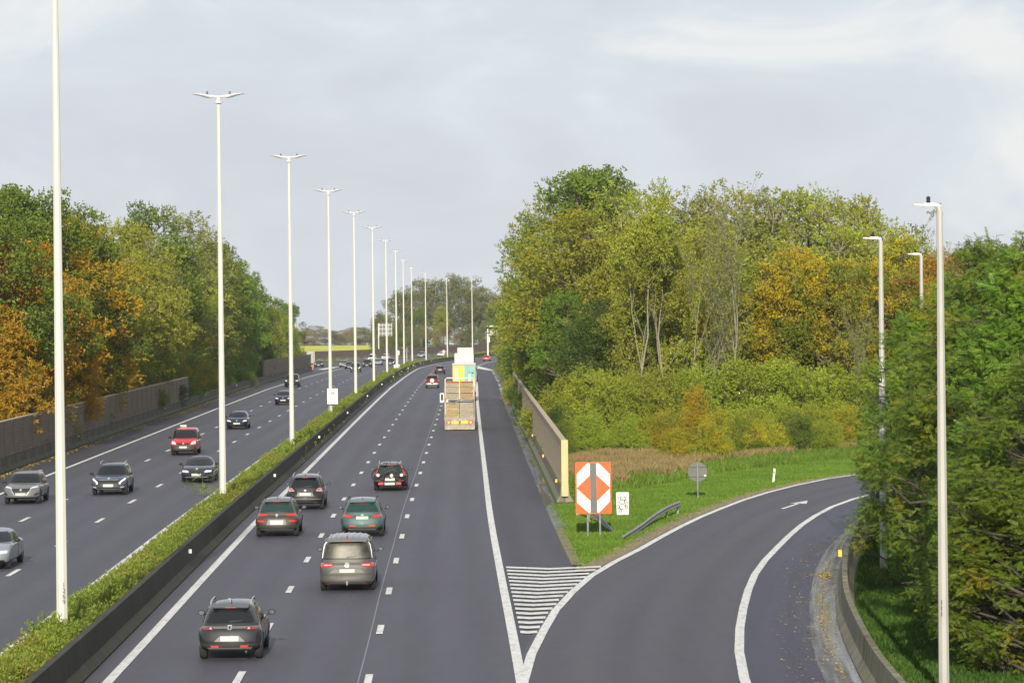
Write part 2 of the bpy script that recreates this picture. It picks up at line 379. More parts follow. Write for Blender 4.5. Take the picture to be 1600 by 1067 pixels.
def np_mesh(name, V, Fq, mat, parent=None):
    """fast mesh of quads"""
    me = bpy.data.meshes.new(name); V = np.asarray(V, np.float32); Fq = np.asarray(Fq, np.int32)
    k = Fq.shape[1]
    me.vertices.add(len(V)); me.vertices.foreach_set('co', V.ravel()); me.loops.add(Fq.size); me.loops.foreach_set('vertex_index', Fq.ravel())
    me.polygons.add(len(Fq)); me.polygons.foreach_set('loop_start', np.arange(0, Fq.size, k, dtype=np.int32))
    me.update(calc_edges=True); me.validate(); me.materials.append(mat)
    o = bpy.data.objects.new(name, me); C.objects.link(o)
    if parent: o.parent = parent
    return o
def strip(name, path, s0, s1, o0, o1, z, mat, step=6.0, n=2):
    """a sheet along a path between two offsets (numbers or functions of s), lying on the ground"""
    k = max(2, int((s1 - s0) / step) + 1); rows = []; uvs = []
    for s_ in np.linspace(s0, s1, k):
        a_ = o0(s_) if callable(o0) else o0; b_ = o1(s_) if callable(o1) else o1; r_ = []; u_ = []
        for t in np.linspace(0, 1, n):
            o_ = a_ + (b_ - a_) * t; x, y, _, _ = path.at(s_, o_); r_.append((x, y, zg(y) + z)); u_.append((o_, s_))
        rows.append(r_); uvs.append(u_)
    return grid_mesh(name, rows, mat, uvs)
def strips_joined(name, items, mat):
    """several marking quads/strips as one painted marking: items are (path, s0, s1, off, width, z)"""
    m = MB()
    for path, s0, s1, off, w, z in items:
        k = max(2, int((s1 - s0) / 6) + 1); v = []
        for s_ in np.linspace(s0, s1, k):
            for q in (-w / 2, w / 2):
                x, y, _, _ = path.at(s_, off + q); v.append((x, y, zg(y) + z))
        m.add(v, [(2 * i, 2 * i + 1, 2 * i + 3, 2 * i + 2) for i in range(k - 1)])
    o = m.build(name, mat); o['kind'] = 'structure'; return o
def sweep(mb, path, s0, s1, prof, step=6.0, closed=True, base=0.0):
    """sweeps a (offset, height) outline along a path"""
    k = max(2, int((s1 - s0) / step) + 1); n = len(prof); v = []; f = []
    for i, s_ in enumerate(np.linspace(s0, s1, k)):
        for o_, h in prof:
            x, y, _, _ = path.at(s_, o_); _, yc, _, _ = path.at(s_, prof[0][0]); v.append((x, y, zg(yc) + h + base))
        if i:
            for q in range(n if closed else n - 1): f.append(((i - 1) * n + q, (i - 1) * n + (q + 1) % n, i * n + (q + 1) % n, i * n + q))
    f.append(tuple(range(n))); f.append(tuple(len(v) - 1 - q for q in range(n)))
    return mb.add(v, f)
ORD = 'first second third fourth fifth sixth seventh eighth ninth tenth eleventh twelfth thirteenth fourteenth fifteenth sixteenth seventeenth eighteenth nineteenth twentieth'.split()
def ordn(i): return ORD[i] if i < 20 else ('twenty-' + ORD[i - 20] if i < 29 else str(i + 1) + 'th')
rng = np.random.default_rng(7); random.seed(7)
# ------------------------------------------------------------------ setting: ground, roads, painted markings
ys = sorted(set(PY + list(range(-300, 1000, 40)) + [1100, 1200, 1500, 2000, 3000, 6000]))
xs = [-3000, -1200, -500, -250, -120, -80, -60, -45, -30, -15, 0, 15, 30, 45, 60, 80, 120, 250, 500, 1200, 3000]
grid_mesh('ground', [[(x, y, zg(y) - .03) for x in xs] for y in ys], M['ground'])
sE = REF.len; sN = REF.sy(22)
r_right = lambda s_: 13.75
strip('carriageway', REF, sN, sE, -.62, 11.05, .02, M['asphalt'], 5, 4)
far_w = lambda s_: 13.75 + 6.5 * float(np.interp(s_, [REF.sy(560), REF.sy(610), REF.sy(800), REF.sy(870)], [0, 1, 1, 0]))
strip('shoulder', REF, sN, sE, 11.05, far_w, .02, M['shoulder'], 5, 3)
left_w = lambda s_: -18.3 - 9 * float(np.interp(s_, [REF.sy(470), REF.sy(560), REF.sy(900), REF.sy(960)], [0, 1, 1, .3]))
strip('opposite_carriageway', REF, sN, sE, -15.2, -2.9, .02, M['asphalt_left'], 5, 4)
strip('opposite_shoulder', REF, sN, sE, left_w, -15.2, .02, M['shoulder'], 5, 3)
strip('median_soil', REF, sN, sE, -2.85, -.6, .05, M['dirt'], 8)
# ramp: left edge to gutter
k = 70; rows = []; uvs = []; rows2 = []; uv2 = []
def nearest(path, x, y):
    i = int(np.argmin(np.hypot(path.p[:, 0] - x, path.p[:, 1] - y))); return path.p[i]
for t in np.linspace(0, 1, k):
    s_ = t * RAMP_L.len; x, y, _, _ = RAMP_L.at(s_, -.25); b = RAMP_R.at(t * RAMP_R.len); c = GUT_I.at(t * GUT_I.len)
    rows.append([(x + (b[0] - x) * q, y + (b[1] - y) * q, zg(y) + .028) for q in (0, .33, .66, 1)]); uvs.append([(q * 6, s_) for q in (0, .33, .66, 1)])
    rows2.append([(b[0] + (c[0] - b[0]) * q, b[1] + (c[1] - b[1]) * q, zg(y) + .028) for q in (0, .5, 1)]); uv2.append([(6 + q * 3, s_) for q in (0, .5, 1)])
grid_mesh('ramp', rows, M['ramp'], uvs); grid_mesh('ramp_shoulder', rows2, M['ramp_bluish'], uv2)
rows = []; uvs = []
for t in np.linspace(0, 1, k):
    a_ = GUT_I.at(t * GUT_I.len); b = GUT_O.at(t * GUT_O.len, .1)
    rows.append([(a_[0] + (b[0] - a_[0]) * q, a_[1] + (b[1] - a_[1]) * q, zg(a_[1]) + .033 - .03 * math.sin(q * 3.14)) for q in (0, .25, .5, .75, 1)]); uvs.append([(q * 1.0, t * GUT_I.len) for q in (0, .25, .5, .75, 1)])
grid_mesh('ramp_gutter', rows, M['gutter'], uvs)
strip('shoulder_gutter', REF, REF.sy(133), REF.sy(545), 13.75, 14.3, .025, M['gutter'], 5, 2)
strip('ramp_verge', RAMP_L, RAMP_L.s[0] + 51, RAMP_L.len, -1.0, -.25, .022, M['dirt'], 3, 2)
strip('shoulder_verge', REF, REF.sy(113.5), REF.sy(133), 13.75, lambda s_: 14.15, .024, M['dirt'], 3, 2)
# field and far land
rows = []
for y in (930, 980, 1050, 1150, 1300): rows.append([(x, y, zg(y) + .05) for x in (-260, -160, -100, -60, -38)])
grid_mesh('field', rows, M['field'])

Z1 = .042
lm = []
for p_, w in ((0.0, .28), (11.0, .28)): lm.append((REF, sN, sE, p_ + .15 if p_ == 0 else p_, w, Z1))
strips_joined('edge_lines', lm, M['paint'])
strips_joined('opposite_edge_lines', [(REF, sN, sE, -3.6, .28, Z1), (REF, sN, sE, -15.3, .26, Z1)], M['paint'])
def dashes(off, y0, per, ln, y1):
    o = []; s_ = REF.sy(y0)
    while s_ > sN + per: s_ -= per
    e_ = REF.sy(y1)
    while s_ < e_: o.append((REF, s_ - ln / 2, s_ + ln / 2, off(s_) if callable(off) else off, .2, Z1)); s_ += per
    return o
offL = lambda s_: float(np.interp(s_, [REF.sy(80), REF.sy(330)], [3.55, 3.65])); offR = lambda s_: float(np.interp(s_, [REF.sy(80), REF.sy(330)], [7.0, 7.35]))
strips_joined('lane_dashes', dashes(offL, 92.2, 12.57, 2.6, 880) + dashes(offR, 91.2, 12.57, 2.6, 880), M['paint'])
offA = lambda s_: float(np.interp(s_, [REF.sy(113), REF.sy(330)], [-7.25, -7.7])); offB = lambda s_: float(np.interp(s_, [REF.sy(140), REF.sy(330)], [-11.0, -11.4]))
strips_joined('opposite_lane_dashes', dashes(offA, 113, 14.02, 3.0, 860) + dashes(offB, 142.3, 14.02, 3.0, 860), M['paint'])
strips_joined("ramp_edge_lines", [(RAMP_L, 12, RAMP_L.len, .0, .27, Z1 + .006), (RAMP_R, 0, RAMP_R.len, 0, .27, Z1)], M['paint'])
# hatched gore: a shallow bend in each stripe
m = MB()
for i in range(17):
    y = 90.2 + i * 1.42; x0 = ref(y, 11.25)[0]
    j = int(np.argmin(np.abs(RAMP_L.p[:120, 1] - y))); x1 = RAMP_L.p[j, 0] - .18
    if x1 - x0 < .1: continue
    xm = x0 + (x1 - x0) * .45; d = min(1.0, (x1 - x0) / 3) * .9; h = .35
    v = [(x0, y - h, Z1 + .002), (xm, y - d - h, Z1 + .002), (x1, y - .2 * d - h, Z1 + .002), (x0, y + h, Z1 + .002), (xm, y - d + h, Z1 + .002), (x1, y - .2 * d + h, Z1 + .002)]
    m.add(v, [(0, 1, 4, 3), (1, 2, 5, 4)])
tag(m.build('gore_hatching', M['paint']), kind='structure')
# arrow on the ramp
ax, ay = G(1222, 796); bx, by = G(1262, 783); d = Vector((bx - ax, by - ay)).normalized(); pn = Vector((d.y, -d.x)); L_ = math.hypot(bx - ax, by - ay)
m = MB(); P = lambda u, w: (ax + d.x * u + pn.x * w, ay + d.y * u + pn.y * w, Z1)
m.add([P(0, -.09), P(L_ * .66, -.09), P(L_ * .66, .09), P(0, .09), P(L_ * .62, -.42), P(L_, 0), P(L_ * .62, .42)], [(0, 1, 2, 3), (4, 5, 6)]); tag(m.build('ramp_arrow', M['paint']), kind='structure')
# far wedges where slip roads join
m = MB(); q = [G(*p_) for p_ in ((747, 572), (771, 578.5), (767, 579.5), (745, 576))]; m.add([(x, y, zg(y) + Z1) for x, y in q], [(0, 1, 2, 3)])
q = [G(*p_) for p_ in ((495, 577.5), (519, 574), (532, 573.2), (521, 575.6), (506, 578))]; m.add([(x, y, zg(y) + Z1 + .003) for x, y in q], [(0, 1, 2, 3, 4)])
tag(m.build('slip_road_hatching', M['paint']), kind='structure')
# tar seam beside the right-hand lane line
M['tar'] = plain('tar_seam', (.022, .022, .026), .35, var=0)
M['seam'] = plain('seam_sealant', (.17, .17, .19), .5, var=.2)
m = MB(); v = []
for s_ in np.linspace(REF.sy(60), REF.sy(330), 150):
    o_ = offR(s_) - .28 + .012 * math.sin(s_ * .13) + .01 * math.sin(s_ * .031)
    for q in (-.02, .02):
        x, y, _, _ = REF.at(s_, o_ + q); v.append((x, y, Z1 - .012))
m.add(v, [(2 * i, 2 * i + 1, 2 * i + 3, 2 * i + 2) for i in range(149)]); tag(m.build('road_seam', M['seam']), kind='structure')
m = MB()
for Yc in (188, 300):
    x0 = ref(Yc, 11.2); x1 = ref(Yc, 13.7); m.add([(x0[0], x0[1] - .06, Z1 - .012), (x1[0], x1[1] - .06, Z1 - .012), (x1[0], x1[1] + .06, Z1 - .012), (x0[0], x0[1] + .06, Z1 - .012)], [(0, 1, 2, 3)])
tag(m.build('shoulder_joint', M['tar']), kind='structure')

# ------------------------------------------------------------------ barriers and noise walls
def jersey(o0, w, h, s=1):
    """New Jersey outline; o0 is the road-side toe, the body lies towards s"""
    return [(o0, 0), (o0, .08), (o0 + s * w * .28, .33), (o0 + s * w * .36, h), (o0 + s * w * .64, h), (o0 + s * w * .72, .33), (o0 + s * w, .08), (o0 + s * w, 0)]
def reflector(parent, x, y, z, mat, name='reflector'):
    MB().box((x, y, z), (.11, .05, .15)).build(name, mat, parent)
mbar = empty('median_barrier', (0, 0, 0), 0, 'long dark stained concrete barrier between median plants and the nearer carriageway', 'barrier')
m = MB(); sweep(m, REF, sN, sE, jersey(-.5, .72, 1.0, -1), 5); m.build('concrete_wall', M['conc_dark'], mbar)
for yy in (113, 165, 215, 266, 318, 368, 420, 470, 520, 570, 620, 668):
    x, y, _, _ = ref(yy, -.62); reflector(mbar, x, y, zg(y) + .76, M['reflector'])
mb2 = empty('median_barrier', (0, 0, 0), 0, 'low concrete barrier mostly hidden by median plants beside the oncoming lanes', 'barrier')
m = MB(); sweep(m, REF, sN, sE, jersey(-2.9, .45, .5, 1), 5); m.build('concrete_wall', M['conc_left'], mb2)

def louvre(z0, z1, n, th, dep):
    p_ = []; dz = (z1 - z0) / n
    for i in range(n): p_ += [(th / 2 + dep, z0 + i * dz), (th / 2 + dep * .8, z0 + (i + .55) * dz), (th / 2 - .03, z0 + (i + .62) * dz), (th / 2 - .03, z0 + (i + .95) * dz)]
    b = [(-y, z) for y, z in reversed(p_)]
    return p_ + b
def noise_wall(label, path, s0, s1, off, side, z0, z1, mp_, mpost, mcap, mblock, seg=4.0, ribs=15, both=False, refl=None, blocks=True):
    """side: +1 when the road lies to the left of the wall"""
    n = max(1, round((s1 - s0) / seg)); seg = (s1 - s0) / n
    x, y, tx, ty = path.at(s0, off); root = empty('noise_barrier', (x, y, zg(y)), 0, label, 'noise barrier')
    pm = MB().prism(louvre(z0, z1, ribs, .12, .06), .035, seg - .035, 'x'); bmk = MB().prism([(side * .42 + a_, b_) for a_, b_ in [(s_[0], s_[1]) for s_ in jersey(0, .62, .86, -side)]], .025, seg - .025, 'x')
    if both: bmk2 = MB().prism([(-side * .42 + a_, b_) for a_, b_ in jersey(0, .62, .86, side)], .012, seg - .012, 'x')
    post = MB().box((0, 0, (z1 + .35) / 2), (.07, .23, z1 - .35)); cap = MB().box((seg / 2, 0, z1 + .04), (seg - .004, .3, .08))
    P0 = pm.build('panel', mp_); B0 = bmk.build('barrier_block', mblock) if blocks else None; Q0 = post.build('post', mpost); K0 = cap.build('cap', mcap)
    B1 = bmk2.build('barrier_block', mblock) if both else None
    for i in range(n):
        a_ = path.at(s0 + i * seg, off); b_ = path.at(s0 + (i + 1) * seg, off); rz = math.atan2(b_[1] - a_[1], b_[0] - a_[0])
        for src in (P0, B0, B1, Q0, K0):
            if src is None: continue
            o = src if i == 0 else src.copy()
            if i: C.objects.link(o)
            o.parent = root; o.location = (a_[0] - x, a_[1] - y, zg(a_[1]) - zg(y)); o.rotation_euler = (0, 0, rz)
    for yy in refl or ():
        q = path.at(path.sy(yy), off - side * .0); 
        t = path.at(path.sy(yy), off - side * .24); MB().box((t[0] - x, t[1] - y, zg(t[1]) - zg(y) + .74), (.13, .13, .17)).build('reflector', M['reflector_y'] if side > 0 else M['reflector'], root)
    return root
rw = noise_wall('brown ribbed noise wall with pale end post on concrete blocks beside the right shoulder', REF, REF.sy(151), REF.sy(318), 14.85, 1, .72, 3.0, M['panel_brown'], M['panel_brown'], M['cap'], M['conc'], 4.0, 15, True, (157, 184, 214, 250))
x, y, _, _ = ref(151, 14.85)
MB().box((x - rw.location.x, y - rw.location.y - .1, 1.72), (.34, .2, 2.84)).build('end_post', M['cream'], rw, bevel=.015)
noise_wall('far dark noise wall beyond the gap at the right of the road', REF, REF.sy(420), REF.sy(548), 15.2, 1, .5, 2.6, M['panel_grey'], M['panel_grey'], M['cap'], M['conc_left'], 4.0, 12)
m = MB(); sweep(m, REF, REF.sy(318.5), REF.sy(545), jersey(14.25, .6, .8, 1), 5); o = m.build('concrete_barrier', M['conc'])
tag(o, 'plain concrete barrier along the right shoulder past the noise wall, without panels', 'barrier')
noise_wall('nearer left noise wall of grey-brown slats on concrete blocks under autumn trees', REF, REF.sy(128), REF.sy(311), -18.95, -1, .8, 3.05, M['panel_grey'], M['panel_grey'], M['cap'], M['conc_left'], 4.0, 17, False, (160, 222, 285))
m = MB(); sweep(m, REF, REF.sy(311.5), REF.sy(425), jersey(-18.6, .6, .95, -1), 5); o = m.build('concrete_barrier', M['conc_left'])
tag(o, 'low dark concrete barrier linking the two left noise walls', 'barrier')
for yy in (330, 372):
    q = ref(yy, -18.7); MB().box((q[0], q[1], zg(q[1]) + .75), (.13, .1, .17)).build('reflector', M['reflector'], o)
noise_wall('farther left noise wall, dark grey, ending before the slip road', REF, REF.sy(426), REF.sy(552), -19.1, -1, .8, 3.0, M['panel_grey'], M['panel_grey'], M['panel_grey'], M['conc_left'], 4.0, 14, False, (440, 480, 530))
FARW = Path([(-120, 560), (-80, 650), (-60, 705), (-47, 742), (-30, 792), (-16, 850), (-2, 905), (14, 960), (34, 1010)])
fw_ = noise_wall('distant brown noise wall across the bend with a crop field behind', FARW, 0, FARW.len, 0, -1, .6, 2.5, M['panel_far'], M['panel_far'], M['panel_far'], M['conc'], 6.0, 6)
# outer ramp barrier
rb = empty('ramp_barrier', (0, 0, 0), 0, 'curved concrete barrier around the outside of the slip road', 'barrier')
m = MB(); sweep(m, GUT_O, 0, GUT_O.len, jersey(.02, .62, .92, 1), 2.0); m.build('concrete_wall', M['conc'], rb)
x, y, _, _ = GUT_O.at(GUT_O.sy(108.5), .1); MB().box((x, y, .8), (.13, .1, .24)).build('reflector', M['reflector_y'], rb)

# ------------------------------------------------------------------ lamp posts
def text_mesh(name, body, size, mat, parent, loc, rot):
    cu = bpy.data.curves.new(name, 'FONT'); cu.body = body; cu.size = size; cu.extrude = .002; cu.align_x = 'CENTER'; cu.space_line = .85
    t = bpy.data.objects.new(name, cu); C.objects.link(t)
    me = bpy.data.meshes.new_from_object(t); bpy.data.objects.remove(t); me.materials.clear(); me.materials.append(mat)
    o = bpy.data.objects.new(name, me); C.objects.link(o); o.parent = parent; o.location = loc; o.rotation_euler = rot; return o
def double_lamp():
    r_ = empty('lamp_post')
    m = MB(); m.tube([(0, 0, 0), (0, 0, .9), (0, 0, 10), (0, 0, 19.9)], [.178, .168, .130, .082], 8, True); m.build('pole', M['pole'], r_)
    m = MB(); m.lathe([(.11, 19.88), (.2, 19.9), (.2, 19.98), (.11, 20.0), (.09, 20.25), (.0, 20.3)], 12); m.build('collar', M['lamp_grey'], r_)
    for s_ in (-1, 1):
        m = MB(); m.tube([(0, 0, 20.2), (s_ * .25, 0, 20.24), (s_ * .4, 0, 20.27)], [.05, .05, .045], 6); br = m.build('arm', M['lamp_grey'], r_)
        m = MB(); pr = [(.32, 20.20, .07, .05), (.5, 20.24, .15, .09), (.7, 20.28, .17, .085), (.95, 20.33, .13, .05), (1.2, 20.36, .11, .03), (1.25, 20.365, .08, .015)]
        v = []; f = []
        for i, (xx, zz, wy, hz) in enumerate(pr):
            for k in range(8):
                q = 2 * math.pi * k / 8; v.append((s_ * xx, wy * math.cos(q), zz + hz * math.sin(q)))
            if i: f += [((i - 1) * 8 + k, (i - 1) * 8 + (k + 1) % 8, i * 8 + (k + 1) % 8, i * 8 + k) for k in range(8)]
        f += [tuple(range(8)), tuple(len(v) - 1 - k for k in range(8))]; m.add(v, f); lu = m.build('luminaire', M['lamp_grey'], r_, True)
        m = MB(); m.lathe([(.0, 20.33), (.05, 20.33), (.05, 20.45), (.03, 20.48), (0, 20.48)], 8, (s_ * .55, 0, 0)); m.build('sensor', M['sign_grey'], lu)
    return r_
LP = double_lamp(); lamps = []
marks = ['whose top leaves the photo, nearest of the median row', 'standing behind the median sapling, second of the row', 'third of the median row, just before the signed one',
 'with the white sign fixed near its foot', 'fifth of the median row, just after the signed one', 'sixth of the median row, two lamps before the white box', 'just before the lamp carrying a white box', 'carrying a small white box near its foot',
 'just beyond the lamp with the white box', 'beside the small white post sign on the median', 'beyond the dull triangle sign, eleventh of the row', 'beside the round red and white sign', 'rising behind the lorries', 'last and smallest, at the edge of the right-hand wood']
for i in range(14):
    s_ = REF.sy(88.5) + 58.2 * i - (2.2 if i == 0 else 0); x, y, tx, ty = REF.at(s_, -1.98); o = LP if i == 0 else copy_tree(LP)
    o.location = (x, y, zg(y)); o.rotation_euler = (0, 0, math.atan2(ty, tx) - math.pi / 2)
    tag(o, 'tall white double-armed lamp post ' + marks[i], 'lamp post', 'double-armed lamp posts along the median'); lamps.append(o)
p0 = [c for c in lamps[0].children if c.name.startswith('pole')][0]
text_mesh('number_marking', '1\n2\n6\n9', .19, M['ink_soft'], lamps[0], (.07, -.168, 1.9), (R(90), 0, R(14)))
m = MB().box((0, -.25, .95 + .35), (.95, .3, .62)); bx_ = m.build('cabinet', M['white'], lamps[7], bevel=.03)

def single_lamp(px, Y, label, txt=None):
    x, y, _ = at(px, 700, Y); r_ = empty('street_lamp', (x, y, zg(y)), 0, label, 'street lamp', 'single-armed lamps along the slip road')
    m = MB(); m.tube([(0, 0, 0), (0, 0, 6), (0, 0, 12.05), (-.04, 0, 12.18)], [.14, .115, .08, .07], 8); m.build('pole', M['pole_right'], r_)
    m = MB(); m.tube([(.02, 0, 12.15), (-.12, 0, 12.2), (-.2, 0, 12.2)], [.06, .055, .045], 6); m.box((-.28, 0, 12.2), (.26, .2, .09)); m.box((-.53, 0, 12.2), (.26, .17, .045), ry=R(3)); lu = m.build('luminaire', M['white'], r_, bevel=.012)
    m = MB(); m.lathe([(0, 12.24), (.05, 12.24), (.05, 12.4), (0, 12.42)], 8, (-.28, 0, 0)); m.build('sensor', M['black'], lu)
    if txt: text_mesh('number_marking', txt, .17, M['ink'], r_, (-.055, -.132, 2.25), (R(90), 0, R(-14)))
    return r_
single_lamp(1471.5, 75, 'nearest single-armed street lamp rising in front of the dark green trees', '1\n1\n1')
single_lamp(1379, 111, 'single-armed street lamp behind the curved barrier with leaves across its pole')
single_lamp(1442, 146, 'small single-armed street lamp showing only its top above the trees')
single_lamp(1570, 167, 'street lamp almost buried in the right trees, only its lamp tip showing')

# ------------------------------------------------------------------ signs and posts on the grass island
def polys(m, pl, y0, y1): 
    for p_ in pl: m.prism(p_, y0, y1, 'y')
    return m
gx, gy = G(928, 838); hs = empty('hazard_sign', (gx, gy, 0), 0, 'large orange and white arrow board with grey centre strip on two legs', 'road sign')
sc_ = 1.53 / 309
def HP(l): return [((q[0] - 307.5) * sc_, .97 + (607 - q[1]) * sc_) for q in l]
rc = []
for cx_, cz_, a0 in ((.70, 1.03, -90), (.70, 3.12, 0), (-.70, 3.12, 90), (-.70, 1.03, 180)):
    for k in range(5): rc.append((cx_ + .06 * math.cos(R(a0 + k * 22.5)), cz_ + .06 * math.sin(R(a0 + k * 22.5))))
MB().prism(rc, 0, .05, 'y').build('board', M['orange'], hs)
wl = [[(165, 262), (258, 168), (278, 172), (278, 275), (165, 382)], [(165, 388), (283, 497), (280, 600), (268, 600), (165, 510)]]
wr = [[(332, 172), (352, 168), (450, 265), (450, 380), (335, 272)], [(450, 388), (450, 500), (352, 600), (338, 592), (338, 497)]]
polys(MB(), [HP(q) for q in wl + wr], -.006, .01).build('chevron', M['white'], hs)
polys(MB(), [HP([(278, 172), (332, 172), (338, 598), (283, 598)])], -.03, .012).build('centre_strip', M['sign_grey'], hs)
for s_ in (257, 362):
    q = HP([(s_, 0)])[0][0]; MB().tube([(q, .09, -.1), (q, .09, 3.0)], .048, 10).build('leg', M['galv'], hs, True)
gx, gy = G(973, 805); wb_ = empty('graffiti_board', (gx, gy, 0), R(-3), 'small white board scribbled with black graffiti standing on the grass', 'board')
MB().prism([(-.28, .06), (-.25, .03), (.25, .03), (.28, .06), (.3, 1.05), (.27, 1.09), (-.27, 1.09), (-.3, 1.05)], 0, .04, 'y').build('sheet', M['white'], wb_)
MB().tube([(0, .06, -.2), (0, .06, .9)], .03, 8).build('stake', M['galv'], wb_)
m = MB(); r2 = random.Random(5)
def stroke(pts, w=.014): m.tube([(p_[0], -.006, p_[1]) for p_ in pts], w, 4)
GB = lambda x, y: ((x - 375) / 410 * .6, 1.09 - (y - 195) / 735 * 1.06)
for st in ([(240, 420), (260, 330), (290, 400), (300, 320)], [(330, 340), (300, 470), (360, 450)], [(350, 380), (400, 440), (340, 470)], [(400, 380), (440, 360), (490, 380), (460, 470), (420, 490), (430, 430)], [(215, 520), (240, 485), (290, 530), (300, 590)], [(320, 550), (370, 600), (410, 560)],
           [(440, 500), (420, 560), (470, 540), (510, 480), (545, 560)], [(420, 605), (510, 600)], [(465, 610), (450, 700), (490, 745), (540, 690), (520, 640), (470, 670)], [(205, 660), (240, 610), (285, 650), (230, 750)], [(235, 740), (290, 690), (270, 640)], [(250, 790), (290, 840), (345, 820), (300, 740), (260, 770)], [(300, 720), (360, 770), (400, 745), (350, 720)], [(470, 470), (430, 480), (460, 440)]):
    stroke([GB(*q) for q in st], .021)
m.build('graffiti', M['ink'], wb_)
V_DK = plain('dark_bracket', (.05, .052, .05), .6, var=0)
gx, gy = G(1090.4, 778); rs = empty('round_sign', (gx, gy, 0), 0, 'grey back of a round road sign on one pole at the lawn edge', 'road sign')
m = MB(); m.lathe([(0, 0), (.49, 0), (.51, .012), (.49, .025), (0, .025)], 32, (0, 0, 1.33), 'y'); m.build('disc', M['sign_grey'], rs)
MB().tube([(0, -.05, -.1), (0, -.05, 1.8)], .038, 10).build('pole', M['galv'], rs, True)
for z_ in (1.09, 1.58): 
    w_ = math.sqrt(.5 ** 2 - (z_ - 1.33) ** 2) - .02; MB().box((0, -.012, z_), (2 * w_, .024, .035)).build('bracket', V_DK, rs)
MB().box((.38, -.004, 1.14), (.1, .006, .1)).build('sticker', M['white'], rs)
gx, gy = G(1208, 753); mp_ = empty('marker_post', (gx, gy, 0), 0, 'leaning white marker post on the lawn beside the slip road', 'marker post')
m = MB(); v0 = [(-.055, -.03), (.055, -.03), (.055, .03), (-.055, .03)]; m.add([(a_, b_, -.05) for a_, b_ in v0] + [(a_ + .09, b_, .72 if a_ > 0 else .78) for a_, b_ in v0], [(3, 2, 1, 0), (4, 5, 6, 7), (0, 1, 5, 4), (1, 2, 6, 5), (2, 3, 7, 6), (3, 0, 4, 7)]); m.build('post', M['white'], mp_)
MB().box((.055, -.034, .55), (.06, .006, .12), ry=R(7)).build('reflector', M['sign_grey'], mp_)
def w_beam(pts, label):
    """pts: ground points with a height of the rail's middle; a corrugated rail"""
    r_ = empty('guard_rail', (pts[0][0], pts[0][1], 0), 0, label, 'guard rail')
    pr = [(a_ * .8, b_ * .8) for a_, b_ in [(-.0, -.155), (.03, -.15), (.08, -.11), (.08, -.06), (.0, -.02), (.0, .02), (.08, .06), (.08, .11), (.03, .15), (0, .155)]]
    sp = spline([np.array(q) for q in pts], 5); v = []; f = []; n = len(pr) * 2
    for i, q in enumerate(sp):
        t = sp[min(i + 1, len(sp) - 1)] - sp[max(0, i - 1)]; l = math.hypot(t[0], t[1]); nx, ny = t[1] / l, -t[0] / l
        for th in (0, -.012):
            for a_, b_ in (pr if th == 0 else pr[::-1]): v.append((q[0] + nx * (a_ + th) - pts[0][0], q[1] + ny * (a_ + th) - pts[0][1], q[2] + b_))
        if i: f += [((i - 1) * n + k, (i - 1) * n + (k + 1) % n, i * n + (k + 1) % n, i * n + k) for k in range(n)]
    f += [tuple(range(n)), tuple(len(v) - 1 - k for k in range(n))]
    MB().add(v, f).build('rail', M['galv'], r_)
    for j in range(2, len(pts)):
        q = pts[j]; d_ = np.array(pts[j]) - np.array(pts[j - 1]); l = math.hypot(d_[0], d_[1]); q = (q[0] - d_[1] / l * .1, q[1] + d_[0] / l * .1)
        if pts[j][2] > .3: MB().box((q[0] - pts[0][0], q[1] - pts[0][1], pts[j][2] / 2 - .05), (.1, .12, pts[j][2] + .2)).build('post', M['galv'], r_)
g = [G(972, 842), G(1000, 830), G(1024, 817), G(1045, 808), G(1062, 803)]
w_beam([(g[0][0], g[0][1], .0), (g[1][0], g[1][1], .17), (g[2][0], g[2][1], .32), (g[3][0], g[3][1], .43), (g[4][0], g[4][1], .5)], 'grey crash rail rising from the lawn beside the slip road edge')
g = [G(957, 832), G(940, 822), G(923, 814), G(905, 806)]
w_beam([(g[0][0], g[0][1], .0), (g[1][0], g[1][1], .25), (g[2][0], g[2][1], .45), (g[3][0], g[3][1], .5)], 'grey crash rail ramping down behind the orange arrow board')

# small signs on the median and far away
l4 = lamps[3]
sx, sy_, sz = at(519.5, 619, l4.location.y - .45); sg = empty('median_sign', (sx, sy_, zg(sy_)), 0, 'white sign with a grey cross fixed to a lamp post above the median plants', 'sign')
k_ = l4.location.y / F; w_ = 16.4 * k_; h_ = 24.2 * k_; zc = sz - zg(sy_)
MB().box((0, 0, zc), (w_, .04, h_)).build('plate', M['white'], sg)
MB().tube([(-w_ * .28, .05, -.1), (-w_ * .28, .05, zc)], .04, 8).build('post', M['galv'], sg)
m = MB()
for a_, b_ in (((-.24, .35), (-.04, .22)), ((.26, .33), (.02, .20)), ((-.2, .10), (-.02, .20)), ((.24, .11), (.04, .21))):
    m.tube([(a_[0] * w_, -.024, zc + a_[1] * h_ - .0), (b_[0] * w_, -.024, zc + b_[1] * h_)], .05, 4)
m.build('cross', M['ink_grey'], sg)
m = MB()
for i in range(9): m.box((-.34 * w_ + i * .085 * w_, -.022, zc - .06 * h_), (.05 * w_, .004, .03 * h_ + .01 * (i % 3)))
m.box((.06 * w_, -.022, zc - .2 * h_), (.09 * w_, .004, .05 * h_))
for i in range(3): m.box((.26 * w_ + i * .06 * w_, -.022, zc - .2 * h_), (.045 * w_, .004, .03 * h_))
m.build('lettering', M['ink_grey'], sg)
